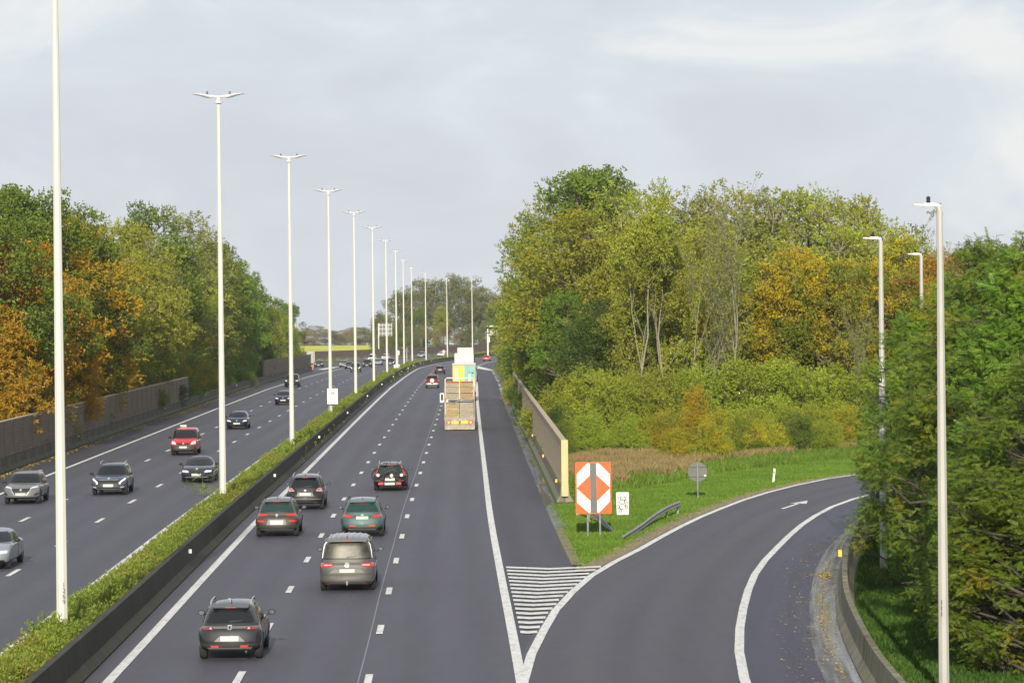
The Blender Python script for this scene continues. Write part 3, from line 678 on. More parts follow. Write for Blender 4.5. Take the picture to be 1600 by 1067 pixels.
def small_sign(px, py_top, py_bot, wpx, hpx, Y, name, label, mat, shape='rect'):
    x, y, zt_ = at(px, py_top, Y); k_ = Y / F; r_ = empty(name, (x, y, zg(y)), 0, label, 'road sign'); z1 = zt_ - zg(y); w_ = wpx * k_; h_ = hpx * k_
    MB().tube([(0, .06, -.1), (0, .06, z1 - .1)], .06, 8).build('post', M['pole'], r_)
    if shape == 'rect': MB().box((0, 0, z1 - h_ / 2), (w_, .05, h_)).build('plate', mat, r_)
    if shape == 'tri': MB().prism([(-w_ / 2, z1 - h_), (w_ / 2, z1 - h_), (.04, z1), (-.04, z1)], 0, .04, 'y').build('plate', mat, r_)
    if shape == 'round':
        m = MB(); m.lathe([(0, 0), (w_ / 2, 0), (w_ / 2, .04), (0, .04)], 24, (0, 0, z1 - h_ / 2), 'y'); m.build('plate', M['red_sign'], r_)
        m = MB(); m.lathe([(0, -.01), (w_ * .36, -.01), (w_ * .36, .01), (0, .01)], 24, (0, 0, z1 - h_ / 2), 'y'); m.build('face', M['white'], r_)
    return r_, z1, w_, h_
r_, z1, w_, h_ = small_sign(621.5, 547.5, 573, 5, 7, 575, 'post_sign', 'small white sign with a black dot on a thin white post in the median', M['white'])
MB().box((-.05, -.03, z1 - h_ * .55), (.16, .02, .16)).build('symbol', M['ink'], r_)
small_sign(635.5, 541, 560, 6, 9, 690, 'triangle_sign', 'grey back of a triangular sign in the distance on the median', M['sign_grey'], 'tri')
small_sign(693.5, 546.5, 560, 5.6, 5.6, 735, 'round_sign', 'distant round sign with red rim and white centre on the median', M['white'], 'round')
# sign on its own mast behind the far wall
x, y, zt_ = at(599, 505, 830); r_ = empty('direction_sign', (x, y, zg(y)), 0, 'grey gridded back of a big direction sign on a white mast far behind the bend', 'road sign'); k_ = 830 / F
MB().box((.6, 0, zt_ - zg(y) - 10 * k_), (21 * k_, .12, 20 * k_)).build('board', M['sign_grey'], r_)
m = MB()
for i in range(5): m.box((.6 - 9.5 * k_ + i * 4.75 * k_, -.1, zt_ - zg(y) - 10 * k_), (.08, .1, 20 * k_))
for j in (3, 9, 16): m.box((.6, -.12, zt_ - zg(y) - j * k_), (21 * k_, .1, .13))
m.build('frame', M['lamp_grey'], r_)
MB().tube([(-11 * k_ + .6, -.1, -.5), (-11 * k_ + .6, -.1, zt_ - zg(y))], .16, 8).build('mast', M['pole'], r_)
x, y, zt_ = at(762, 508.5, 800); r_ = empty('gantry', (x, y, zg(y)), 0, 'distant cantilever sign gantry with open frame over the lanes at the right bend', 'gantry'); k_ = 800 / F; z1 = zt_ - zg(y)
MB().box((0, 0, z1 / 2), (.38, .38, z1)).build('mast', M['pole'], r_)
MB().box((8 * k_, 0, z1 - .2), (16 * k_, .3, .4)).build('beam', M['pole'], r_)
m = MB()
for j in (8, 11, 14.5): m.box((9 * k_, 0, z1 - j * k_), (13.5 * k_, .12, .16))
for i in range(6): m.box((2.6 * k_ + i * 2.6 * k_, .02, z1 - 11.2 * k_), (.15, .1, 6.5 * k_))
m.build('sign_frame', M['pole'], r_); MB().box((2.2 * k_, -.1, z1 - 22 * k_), (1.6 * k_, .25, 9 * k_)).build('cabinet', M['pole'], r_)
x, y, zt_ = at(485.5, 549, 640); r_ = empty('direction_sign', (x, y, zg(y)), 0, 'pale grey back of a tall roadside sign where the left noise wall ends', 'road sign'); k_ = 640 / F; z1 = zt_ - zg(y)
MB().box((0, 0, z1 - 9 * k_), (12.5 * k_, .1, 18 * k_)).build('board', plain('old_board', (.30, .30, .25), .6), r_)
for i in (-4, 4): MB().box((i * k_, -.1, z1 / 2), (.12, .1, z1)).build('leg', M['galv'], r_)
m = MB(); [m.box((0, -.08, z1 - j * k_), (12.5 * k_, .06, .12)) for j in (4, 9, 14)]; m.build('frame', M['galv'], r_)
x, y, zt_ = at(477, 564, 600); r_ = empty('warning_bollard', (x, y, zg(y)), 0, 'red and white warning bollard at the end of the left noise wall', 'bollard')
MB().box((0, 0, .65), (.6, .12, 1.3)).build('board', M['red_sign'], r_); MB().box((0, -.066, .65), (.6, .02, .3)).build('stripe', M['white'], r_)
x, y, zt_ = at(486.5, 571, 585); r_ = empty('marker_post', (x, y, zg(y)), 0, 'short orange marker posts frame beside the distant slip road nose', 'marker post')
for i in (-.25, .25): MB().box((i, 0, .45), (.14, .14, .9)).build('post', M['orange'], r_)
MB().box((0, 0, .72), (.36, .1, .12)).build('rail', M['orange'], r_)
# ------------------------------------------------------------------ vehicles
def paint(name, c, metal=.2, rough=.46, coat=1.0):
    b = NB('paint_' + name); f = b.noise(900, 1, b.obj()); b.col(b.mix(b.math('MULTIPLY', f, .25), c, tuple(v * 1.6 + .01 for v in c))); b.set(rough, metal, coat, .15); b.b.inputs['Coat Roughness'].default_value = .015; return b.m
PA = {k: paint(k, tuple(v * (.66 if max(c) < .4 else 1) for v in c)) for k, c in dict(dark_grey=(.027, .030, .034), bronze=(.125, .125, .115), teal=(.062, .125, .122), brown_grey=(.062, .056, .05), black=(.012, .012, .014), silver=(.19, .195, .20), blue_grey=(.065, .09, .135), red=(.48, .02, .022),
      navy=(.010, .015, .042), midnight=(.014, .016, .034), white=(.62, .63, .64), light_silver=(.30, .33, .38), dark_red=(.22, .015, .016), green_silver=(.25, .29, .26), orange_red=(.55, .06, .03)).items()}
def glass():
    b = NB('car_glass'); b.col((.012, .014, .016)); b.set(.06, 0, None, .32); return b.m
def glass_green():
    b = NB('tinted_car_glass'); b.col((.012, .035, .032)); b.set(.08, 0, None, .5); return b.m
GL = glass(); GLG = glass_green()
def glass_dull():
    b = NB('hazy_rear_glass'); o = b.obj(); f = b.noise(1.5, 3, o, (1, 1, 2)); b.col(b.ramp(f, [(.35, (.03, .03, .025)), (.65, (.10, .10, .08))])); b.set(.42, .1, None, .4); return b.m
GLD = glass_dull()
V = dict(trim=plain('car_trim', (.018, .018, .018), .55, var=0), clad=plain('cladding', (.030, .030, .030), .6, var=0), chrome=plain('chrome', (.62, .62, .60), .25, .75, var=0), skid=plain('skid_plate', (.52, .52, .49), .4, .4, var=0),
         tail=plain('tail_lamp', (.50, .018, .012), .25, coat=.6, var=0), tail_dark=plain('smoked_tail_lamp', (.20, .012, .012), .25, coat=.6, var=0), refl=plain('rear_reflector', (.70, .06, .025), .3, var=0), pale=plain('clear_tail_lamp', (.55, .40, .38), .25, coat=.5, var=0),
         plate=plain('number_plate', (.47, .47, .44), .6, var=0), tyre=plain('tyre', (.016, .016, .016), .85, var=0), rim=plain('rim', (.30, .30, .31), .35, .7, var=0), head=plain('headlamp', (.62, .64, .66), .12, .2, coat=.8, var=0), drl=emit('lit_headlamp', (1, .98, .92), .9),
         grey=plain('mid_grey', (.28, .28, .27), .5, var=0), mirror=plain('mirror_glass', (.10, .12, .12), .15, .6, var=0), pale_panel=plain('plate_recess', (.15, .15, .14), .6, .1, var=0))
def cube_grid(nx, ny, nz):
    idx = {}; v = []; f = []
    def vi(p):
        k = tuple(round(q, 5) for q in p)
        if k not in idx: idx[k] = len(v); v.append(k)
        return idx[k]
    n = (nx, ny, nz)
    for ax in range(3):
        b, c = [q for q in range(3) if q != ax]
        B = np.linspace(-1, 1, n[b] + 1); Cc = np.linspace(-1, 1, n[c] + 1)
        for sgn in (-1, 1):
            for i in range(n[b]):
                for j in range(n[c]):
                    q = []
                    for (ii, jj) in ((i, j), (i + 1, j), (i + 1, j + 1), (i, j + 1)):
                        p = [0, 0, 0]; p[ax] = sgn; p[b] = B[ii]; p[c] = Cc[jj]; q.append(vi(p))
                    f.append(q)
    return np.array(v), f
CG = cube_grid(14, 30, 14)
def rnd(a, b, n):
    m_ = np.maximum(np.abs(a), np.abs(b)); d = (np.abs(a) ** n + np.abs(b) ** n) ** (1 / n); s_ = np.where(d > 1e-9, m_ / np.maximum(d, 1e-9), 1); return a * s_, b * s_
def sstep(x, a, b): t = np.clip((x - a) / (b - a), 0, 1); return t * t * (3 - 2 * t)
class Car:
    def __init__(s, name, label, cat, L, W, H, pm, zb=.24, zt=None, rp=None, fp=None, gh=None, wr=.335, axf=.88, axr=.78, group=None, arches=True, wins=True, round_=10, railcol=None, mirrors=True, rear_bulge=.10, spoiler=True, clad=True, glass=None):
        s.L, s.W, s.H = L, W, H; h = L / 2; s.zb = zb; s.glass = glass or GL
        zt = zt or [(-h, .98), (h - 1.15, 1.0), (h - .95, 1.0), (h - .3, .90), (h, .80)]
        rp = rp or [(.2, .10), (.35, .02), (.55, 0), (.75, .05), (1.0, .12)]
        fp = fp or [(.2, .10), (.4, 0), (.6, .02), (.8, .12), (1.0, .25)]
        belt = 1.0
        yrb, yrt, yft, yfb, belt, wb, wt, crown = gh or (-h + .16, -h + .52, h - 1.85, h - 1.0, 1.0, W / 2 - .05, W / 2 - .25, .05)
        s.gh = (yrb, yrt, yft, yfb, belt, wb, wt)
        g, fc = CG
        u, v, w = g[:, 0], g[:, 1], g[:, 2]
        u1, v1 = rnd(u, v, round_); v1, w1 = rnd(v1, w, 8); u1, w1 = rnd(u1, w1, 7)
        y = v1 * h; top = np.interp(y, [q[0] for q in zt], [q[1] for q in zt]); t = (w1 + 1) / 2; z = zb + (top - zb) * t
        hw = W / 2 * np.interp(t, [0, .12, .3, .55, .8, 1], [.93, .955, .985, 1.0, .985, .95])
        hw = hw * (1 - .02 * sstep(np.abs(v1), .85, 1.0)); x = u1 * hw
        tr = sstep(-v1, .72, 1); tf = sstep(v1, .72, 1)
        y = y + tr * (np.interp(z, [q[0] for q in rp], [q[1] for q in rp]) + rear_bulge * u1 ** 2) - tf * (np.interp(z, [q[0] for q in fp], [q[1] for q in fp]) + .20 * u1 ** 2)
        m = MB(); m.add(np.stack([x, y, z], 1), fc)
        # cabin
        u1, v1 = rnd(u, v, 6); w2 = np.maximum(w, 0); vv, ww = rnd(v1, w, 6); v1 = np.where(w > 0, vv, v1); w1 = np.where(w > 0, ww, w); uu, ww = rnd(u1, w1, 7); u1 = np.where(w > 0, uu, u1); w1 = np.where(w > 0, ww, w1)
        t = (w1 + 1) / 2; yr = yrb + (yrt - yrb) * t ** 1.25; yf = yfb + (yft - yfb) * t; hw = wb + (wt - wb) * t ** 1.3
        q = (v1 + 1) / 2; y = yr + (yf - yr) * q; x = u1 * hw; z = (belt - .12) + (H - belt + .12) * t
        z = z - t * (crown * u1 ** 2 + .05 * np.clip(v1, 0, 1) ** 2 + .06 * np.clip(-v1, 0, 1) ** 2)
        y = y - .10 * u1 ** 2 * np.clip(v1, 0, 1) ** 4 + .06 * u1 ** 2 * np.clip(-v1, 0, 1) ** 4
        m2 = MB(); m2.add(np.stack([x, y, z], 1), fc); off = len(m.v); m.add(m2.v, m2.f)
        s.bvh = BVHTree.FromPolygons([Vector(q_) for q_ in m.v], m.f)
        s.root = empty(name, (0, 0, 0), 0, label, cat, group)
        s.body = m.build('body', pm, s.root, 50); s.pm = pm
        s.yf, s.yr = h - axf, -h + axr
        tw = .21
        for sx in (-1, 1):
            for yy in (s.yr, s.yf):
                m = MB(); r_ = wr; m.lathe([(r_ * .62, -tw / 2 + .01), (r_ * .9, -tw / 2), (r_ * .985, -tw / 2 + .03), (r_, -tw / 2 + .06), (r_, tw / 2 - .06), (r_ * .985, tw / 2 - .03), (r_ * .9, tw / 2), (r_ * .62, tw / 2 - .01)], 28, (sx * (W / 2 - tw / 2 - .02), yy, r_), 'x')
                wl_ = m.build('wheel', V['tyre'], s.root, 40)
                m = MB(); xo = sx * (W / 2 - .035); m.lathe([(0, -.012), (r_ * .64, -.012), (r_ * .64, .012), (0, .012)], 24, (xo - sx * .05, yy, r_), 'x')
                for k in range(5):
                    a_ = 2 * math.pi * k / 5; m.tube([(xo - sx * .015, yy, r_), (xo - sx * .025, yy + r_ * .6 * math.cos(a_), r_ + r_ * .6 * math.sin(a_))], .035, 4)
                m.build('rim', V['rim'], wl_)
        if clad:
            for yy in (s.yr, s.yf):
                P_ = [(yy + (wr + .075) * math.cos(R(k)), wr + (wr + .075) * math.sin(R(k))) for k in range(0, 181, 15)]; P_ = [(P_[0][0], zb + .03)] + P_ + [(P_[-1][0], zb + .03)]
                s.side('wheel_arch', V['trim'], P_)
            s.side('sill', V['clad'], [(s.yr + .45, zb + .03), (s.yf - .45, zb + .03), (s.yf - .45, zb + .14), (s.yr + .45, zb + .14)])
        if wins:
            zl, zh = belt + .05, H - .17; Y = lambda z_, f_: (yfb + (yft - yfb) * ((z_ - belt + .12) / (H - belt + .12))) - .14 if f_ else (yrb + (yrt - yrb) * ((z_ - belt + .12) / (H - belt + .12))) + .26
            ym = (Y(zl, 1) + Y(zl, 0)) / 2 + .05
            s.side('side_window', s.glass, [(ym + .04, zl), (Y(zl, 1) - .1, zl), (Y(zh, 1) - .02, zh), (ym + .04, zh)])
            s.side('side_window', s.glass, [(Y(zl, 0) + .1, zl), (ym - .04, zl), (ym - .04, zh), (Y(zh, 0) + .1, zh)])
            for yy in (ym + .12, Y(zl, 0) + .35): s.side('door_handle', V['trim'], [(yy - .09, belt - .13), (yy + .09, belt - .13), (yy + .09, belt - .10), (yy - .09, belt - .10)], .02)
            s.side('door_seam', V['trim'], [(ym - .006, zb + .15), (ym + .006, zb + .15), (ym + .006, belt), (ym - .006, belt)], .004)
        if mirrors:
            for sx in (-1, 1):
                mm = MB(); my = yfb - .42; mz = belt + .10
                v_ = []; f_ = []; pr = [(-.11, .5), (-.08, .95), (0, 1.0), (.07, .7), (.1, .25)]
                for i, (yy, k_) in enumerate(pr):
                    for q_ in range(10):
                        a_ = 2 * math.pi * q_ / 10; v_.append((sx * (W / 2 + .11 + .115 * k_ * math.cos(a_)), my + yy, mz + .08 * k_ * math.sin(a_)))
                    if i: f_ += [((i - 1) * 10 + q_, (i - 1) * 10 + (q_ + 1) % 10, i * 10 + (q_ + 1) % 10, i * 10 + q_) for q_ in range(10)]
                f_ += [tuple(range(10)), tuple(len(v_) - 1 - q_ for q_ in range(10))]; mm.add(v_, f_)
                mm.tube([(sx * (W / 2 - .05), my, mz - .1), (sx * (W / 2 + .1), my, mz - .03)], .028, 5)
                o = mm.build('wing_mirror', pm if mirrors == 'paint' else V['trim'], s.root, 50)
                m3 = MB(); m3.prism([(sx * (W / 2 + .11) + .085 * math.cos(R(k * 36)), mz + .06 * math.sin(R(k * 36))) for k in range(10)], my - .12, my - .1, 'y'); m3.build('mirror_glass', V['mirror'], o)
        if railcol:
            for sx in (-1, 1):
                m = MB(); p_ = []
                for k in range(9):
                    q_ = k / 8; yy = yrt + .1 + (yft - yrt - .3) * q_; p_.append((sx * (wt - .04), yy, H - .02 + .055 * math.sin(math.pi * q_) ** .4 if 0 < q_ < 1 else H - .06))
                m.tube(p_, .022, 6); m.build('roof_rail', railcol, s.root, True)
        if spoiler:
            m = MB(); zz = H - .085; m.add([(-(wt - .06), yrt + .15, zz - .005), (wt - .06, yrt + .15, zz - .005), (wt - .1, yrt - .16, zz - .06), (-(wt - .1), yrt - .16, zz - .06), (-(wt - .06), yrt + .15, zz + .035), (wt - .06, yrt + .15, zz + .035), (wt - .1, yrt - .16, zz - .03), (-(wt - .1), yrt - .16, zz - .03)], [(0, 1, 2, 3), (7, 6, 5, 4), (0, 4, 5, 1), (1, 5, 6, 2), (2, 6, 7, 3), (3, 7, 4, 0)])
            m.build('spoiler', pm, s.root); MB().box((0, yrt - .165, zz - .045), (.3, .012, .018)).build('brake_light', V['tail'], s.root)
            m = MB(); m.add([(-.02, yrt + .45, H - .02), (.02, yrt + .45, H - .02), (.012, yrt + .28, H + .05), (-.012, yrt + .28, H + .05), (0, yrt + .22, H - .02)], [(0, 1, 2, 3), (3, 2, 4), (0, 3, 4), (1, 4, 2)]); m.build('antenna', pm, s.root)
    def _dec(s, name, mat, poly, ax, off, parent=None):
        bm = bmesh.new()
        vs = [bm.verts.new((p_[0], p_[1], 0)) for p_ in poly]; bm.faces.new(vs)
        st = .04
        for k in (0, 1):
            lo, hi = min(p_[k] for p_ in poly), max(p_[k] for p_ in poly); n = int((hi - lo) / st)
            for i in range(1, n + 1):
                c_ = lo + (hi - lo) * i / (n + 1); nv = (1, 0, 0) if k == 0 else (0, 1, 0)
                bmesh.ops.bisect_plane(bm, geom=bm.verts[:] + bm.edges[:] + bm.faces[:], plane_co=(c_ if k == 0 else 0, c_ if k else 0, 0), plane_no=nv)
        bad = []; ext = [e_ for e_ in bm.edges if e_.is_boundary]
        r_ = bmesh.ops.extrude_edge_only(bm, edges=ext); sk = {v_ for v_ in r_['geom'] if isinstance(v_, bmesh.types.BMVert)}
        for v_ in bm.verts:
            a_, b_ = v_.co.x, v_.co.y; o_ = -.012 if v_ in sk else off + .005
            if ax == 'r': src, d = Vector((a_, -9, b_)), Vector((0, 1, 0))
            elif ax == 'f': src, d = Vector((a_, 9, b_)), Vector((0, -1, 0))
            elif ax == '+': src, d = Vector((5, a_, b_)), Vector((-1, 0, 0))
            elif ax == '-': src, d = Vector((-5, a_, b_)), Vector((1, 0, 0))
            elif ax == 't': src, d = Vector((a_, b_, 5)), Vector((0, 0, -1))
            h_ = s.bvh.ray_cast(src, d)
            if h_[0] is None: bad.append(v_); continue
            v_.co = h_[0] - d * o_
        if bad: bmesh.ops.delete(bm, geom=bad, context='VERTS')
        bmesh.ops.recalc_face_normals(bm, faces=bm.faces)
        me = bpy.data.meshes.new(name); bm.to_mesh(me); bm.free(); me.materials.append(mat); me.shade_smooth()
        try: me.set_sharp_from_angle(angle=R(45))
        except Exception: pass
        o = bpy.data.objects.new(name, me); C.objects.link(o); o.parent = parent or s.root; return o
    def dec(s, name, mat, poly, ax, mirror=False, off=.008, parent=None):
        if not mirror: return s._dec(name, mat, poly, ax, off, parent)
        return s._dec(name, mat, poly, ax, off, parent), s._dec(name, mat, [(-a_, b_) for a_, b_ in poly], ax, off, parent)
    def side(s, name, mat, poly, off=.008):
        s._dec(name, mat, poly, '+', off); s._dec(name, mat, poly, '-', off)
    # common rear and front
    def rear(s, zl, zh, hl, hh, plate=(.62, .26, .06), wiper=True, glass=None):
        rw_ = s.dec('rear_window', glass or s.glass, [(-hl, zl), (hl, zl), (hl * .99, zl + .08), (hh, zh), (-hh, zh), (-hl * .99, zl + .08)], 'r')
        if wiper: s.dec('wiper', V['trim'], [(-.02, zl + .02), (.34, zl + .05), (.34, zl + .07), (-.02, zl + .05)], 'r', off=.02)
        if plate: s.dec('license_plate', V['plate'], rc_(-plate[1], plate[0] - plate[2], plate[1], plate[0] + plate[2]), 'r', off=.02)
    def windscreen(s):
        yrb, yrt, yft, yfb, belt, wb, wt = s.gh
        return s.dec('windscreen', s.glass, [(-(wb - .07), belt + .03), (wb - .07, belt + .03), (wt - .03, s.H - .13), (-(wt - .03), s.H - .13)], 'f')
    def place(s, px, py, away=True, yaw=0):
        """photo pixel of the contact point of the axle that shows"""
        x, y = G(px, py); a_ = heading(x, y) + (0 if away else math.pi) + R(yaw); ya = s.yr if away else s.yf
        s.root.location = (x + math.sin(a_) * ya, y - math.cos(a_) * ya, zg(y) + .022); s.root.rotation_euler = (0, 0, a_); return s
def rc_(x0, z0, x1, z1): return [(x0, z0), (x1, z0), (x1, z1), (x0, z1)]
def disc(r_, cx_=0, cz=0, n=14): return [(cx_ + r_ * math.cos(2 * math.pi * k / n), cz + r_ * math.sin(2 * math.pi * k / n)) for k in range(n)]
def front(c, hl, grille, intake, plate=(.52, .26, .055), lit=True, chrome=None, badge=None, fog=None, bumper=None):
    c.windscreen()
    c.dec('headlight', V['drl'] if lit == 'drl' else V['head'], hl, 'f', True, .012)
    if grille: c.dec('grille', V['trim'], grille, 'f', off=.008)
    if bumper: c.dec('bumper', bumper[1], bumper[0], 'f', off=.004)
    if intake: c.dec('air_intake', V['trim'], intake, 'f', off=.010)
    if chrome: c.dec('chrome_strip', V['chrome'], chrome, 'f', off=.016)
    if badge: c.dec('badge', V['chrome'], disc(.06, 0, badge), 'f', off=.022)
    if fog: c.dec('fog_light', V['head'], fog, 'f', True, .014)
    if plate: c.dec('license_plate', V['plate'], rc_(-plate[1], plate[0] - plate[2], plate[1], plate[0] + plate[2]), 'f', off=.022)

# ---- receding cars
c = Car('crossover_car', 'dark grey crossover with silver roof rails, nearest car heading away', 'car', 4.34, 1.79, 1.58, PA['dark_grey'], .27, railcol=V['chrome'], gh=(-2.17 + .2, -2.17 + .62, .35, 1.2, .98, .84, .60, .05))
c.rear(1.04, 1.37, .66, .52, (.63, .25, .065), True)
c.dec('light_bar', V['pale_panel'], rc_(-.74, .90, .74, .955), 'r', off=.014)
c.dec('tail_light', V['tail_dark'], [(.46, .86), (.78, .88), (.76, .945), (.46, .935)], 'r', True, .02)
c.dec('tail_light_lens', V['skid'], [(.50, .885), (.56, .885), (.56, .93), (.50, .93)], 'r', True, .026)
c.dec('badge', V['chrome'], [(-.05, .87), (.05, .87), (.06, .99), (-.06, .99)], 'r', off=.028)
c.dec('badge_centre', V['trim'], [(-.02, .89), (.02, .89), (.03, .96), (-.03, .96)], 'r', off=.034)
c.dec('plate_recess', V['pale_panel'], [(-.43, .55), (.43, .55), (.26, .71), (-.26, .71)], 'r', off=.012)
c.dec('rear_bumper', V['clad'], [(-.80, .3), (.80, .3), (.84, .5), (.6, .48), (-.6, .48), (-.84, .5)], 'r', off=.012)
c.dec('reflector', V['refl'], rc_(.30, .385, .52, .44), 'r', True, .03)
c.dec('skid_plate', V['skid'], [(-.58, .30), (.58, .30), (.62, .375), (-.62, .375)], 'r', off=.034)
MB().tube([(.46, -2.17, .27), (.46, -1.95, .27)], .035, 10).build('exhaust', V['clad'], c.root)
c.place(362, 1029); CROSS = c

c = Car('people_carrier', 'bronze-grey people carrier with ribbed roof and tow bar, behind the teal car', 'van', 4.97, 1.94, 1.88, PA['bronze'], .20, zt=[(-2.49, 1.1), (1.2, 1.1), (1.55, 1.08), (2.2, .95), (2.49, .82)], rp=[(.2, .04), (.35, 0), (.8, .02), (1.1, .05)], gh=(-2.49 + .1, -2.49 + .30, .8, 1.75, 1.1, .93, .78, .05), wr=.345, axr=.95, rear_bulge=.07, clad=False)
c.rear(1.17, 1.66, .80, .70, (.74, .26, .06), True, GLD)
c.dec('window_surround', V['trim'], rc_(-.84, 1.12, .84, 1.165), 'r', off=.006)
c.dec('tail_light', V['tail'], [(.50, .90), (.93, .86), (.93, 1.0), (.52, .985)], 'r', True, .014)
c.dec('tail_light_lens', V['pale'], [(.52, .93), (.78, .91), (.78, .95), (.53, .955)], 'r', True, .02)
c.dec('badge', V['chrome'], disc(.075, 0, .955, 20), 'r', off=.014); c.dec('badge_centre', V['grey'], [(-.05, .985), (-.02, .985), (0, .93), (.02, .985), (.05, .985), (.015, .90), (-.015, .90)], 'r', off=.02)
c.dec('plate_recess', V['pale_panel'], [(-.62, .66), (.62, .66), (.45, .80), (-.45, .80)], 'r', off=.012)
c.dec('bumper_seam', V['trim'], rc_(-.92, .60, .92, .612), 'r', off=.006); c.dec('bumper_seam', V['trim'], rc_(-.80, .34, .80, .35), 'r', off=.006)
c.dec('bumper', V['pale_panel'], rc_(-.84, .26, .84, .335), 'r', off=.006)
c.dec('reflector', V['refl'], rc_(.58, .215, .90, .275), 'r', True, .016)
MB().tube([(0, -2.35, .3), (0, -2.58, .28), (0, -2.6, .38)], [.03, .03, .045], 8).build('tow_bar', V['skid'], c.root)
for i in range(7): c.dec('roof_rib', c.pm, rc_(-.6 + i * .2 - .03, -1.9, -.6 + i * .2 + .03, .5), 't', off=.018)
c.place(544, 922)

def rear_suv(c, tails, tm, plate, refl, skid, window, extra=()):
    c.rear(*window, plate=plate)
    for t_ in tails: c.dec('tail_light', tm, t_, 'r', True, .016)
    c.dec('rear_bumper', V['clad'], [(-.86, c.zb + .03), (.86, c.zb + .03), (.88, .44), (.6, .42), (-.6, .42), (-.88, .44)], 'r', off=.012)
    if refl: c.dec('reflector', V['refl'], refl, 'r', True, .026)
    if skid: c.dec('skid_plate', V['skid'], skid, 'r', off=.026)
    c.dec('badge', V['chrome'], disc(.055, 0, .93), 'r', off=.02)
c = Car('suv_car', 'teal green compact SUV with wide red tail lights in the middle lane', 'car', 4.5, 1.85, 1.63, PA['teal'], .25, railcol=V['trim'], glass=GLG, gh=(-2.25 + .2, -2.25 + .55, .45, 1.3, 1.0, .87, .64, .05))
rear_suv(c, [[(.40, .86), (.66, .84), (.84, .93), (.84, 1.0), (.62, .955), (.42, .92)]], V['tail'], (.84, .26, .06), rc_(.28, .47, .56, .52), [(-.55, .285), (.55, .285), (.62, .36), (-.62, .36)], (1.07, 1.40, .70, .55))
c.dec('bumper_corner', V['trim'], [(.60, .30), (.86, .34), (.88, .50), (.70, .46)], 'r', True, .018)
c.place(567, 838); TEAL = c
c = Car('suv_car', 'grey-brown SUV with stacked red lights riding the left edge line', 'car', 4.48, 1.86, 1.65, PA['brown_grey'], .25, railcol=V['trim'], glass=GLG, gh=(-2.24 + .2, -2.24 + .55, .45, 1.3, 1.0, .87, .64, .05))
rear_suv(c, [[(.38, .93), (.84, .90), (.84, 1.02), (.42, .99)], [(.52, .66), (.86, .66), (.84, .74), (.56, .73)]], V['tail'], (.64, .28, .09), None, [(-.72, .29), (.72, .29), (.74, .34), (-.74, .34)], (1.08, 1.42, .70, .55))
c.dec('plate_recess', V['pale_panel'], [(-.44, .53), (.44, .53), (.36, .77), (-.36, .77)], 'r', off=.010)
c.place(434, 838)
c = Car('suv_car', 'black SUV with pale red lamps and chrome strip ahead of the grey-brown one', 'car', 4.64, 1.83, 1.70, PA['black'], .26, railcol=V['chrome'], gh=(-2.32 + .18, -2.32 + .5, .5, 1.35, 1.02, .86, .64, .05))
rear_suv(c, [[(.52, .93), (.84, .90), (.86, 1.06), (.64, 1.06)]], V['pale'], (.78, .27, .06), rc_(.42, .34, .58, .38), None, (1.10, 1.46, .68, .54))
c.dec('tail_light', V['tail'], [(.56, .96), (.70, .95), (.76, 1.03), (.64, 1.03)], 'r', True, .022)
c.dec('chrome_strip', V['chrome'], rc_(-.40, .88, .40, .905), 'r', off=.02); c.dec('plate_recess', V['pale_panel'], [(-.42, .68), (.42, .68), (.36, .86), (-.36, .86)], 'r', off=.010); c.dec('bumper_strip', V['pale_panel'], rc_(-.78, .52, .78, .545), 'r', off=.016)
c.place(478, 796); XT = c
c = Car('estate_car', 'black estate car with tall red pillar lamps carrying a bicycle', 'car', 4.55, 1.80, 1.50, PA['black'], .22, railcol=V['chrome'], glass=GLG, gh=(-2.27 + .18, -2.27 + .5, .2, 1.1, .95, .86, .62, .05))
c.rear(1.0, 1.30, .60, .50, None, False)
c.dec('tail_light', V['tail'], [(.68, 1.02), (.76, 1.02), (.64, 1.34), (.575, 1.34)], 'r', True, .016); c.dec('tail_light', V['tail'], [(.64, .80), (.82, .82), (.80, .98), (.66, 1.0)], 'r', True, .016)
c.dec('reflector', V['refl'], rc_(.5, .52, .78, .57), 'r', True, .016); c.dec('license_plate', V['plate'], rc_(-.26, .52, .26, .64), 'r', off=.02)
c.place(610, 766); EST = c
er = c.root.matrix_basis if False else Matrix.Translation(c.root.location) @ Matrix.Rotation(c.root.rotation_euler[2], 4, 'Z')
def on_car(o, mtx, loc): 
    q = mtx @ Vector(loc); o.location = q; o.rotation_euler = (0, 0, mtx.to_euler().z)
rk = empty('bike_rack', (0, 0, 0), 0, 'rear bike rack with red lamps and white plate on the black estate car', 'bike rack'); on_car(rk, er, (0, -2.5, 0))
m = MB(); [m.tube(p_, .025, 6) for p_ in ([(-.55, -.12, .52), (.55, -.12, .52)], [(-.55, .06, .52), (.55, .06, .52)], [(0, .26, .4), (0, -.12, .5)], [(-.25, -.05, .52), (-.25, -.05, 1.1), (.25, -.05, 1.1), (.25, -.05, .52)])]; m.build('frame', V['clad'], rk)
MB().box((0, -.2, .42), (1.2, .06, .14)).build('light_bar', V['clad'], rk, bevel=.01)
for sx in (-1, 1): MB().box((sx * .49, -.24, .42), (.24, .03, .12)).build('tail_light', V['refl'], rk)
MB().box((0, -.245, .41), (.54, .02, .13)).build('license_plate', V['plate'], rk)
for sx in (-.32, .28): MB().box((sx * .5 + .02, -.18, .64), (.22, .03, .14)).build('reflector_plate', V['plate'], rk)
bk = empty('bicycle', (0, 0, 0), 0, 'dark bicycle standing crosswise on the rack behind the black estate car', 'bicycle'); on_car(bk, er, (0, -2.56, .52))
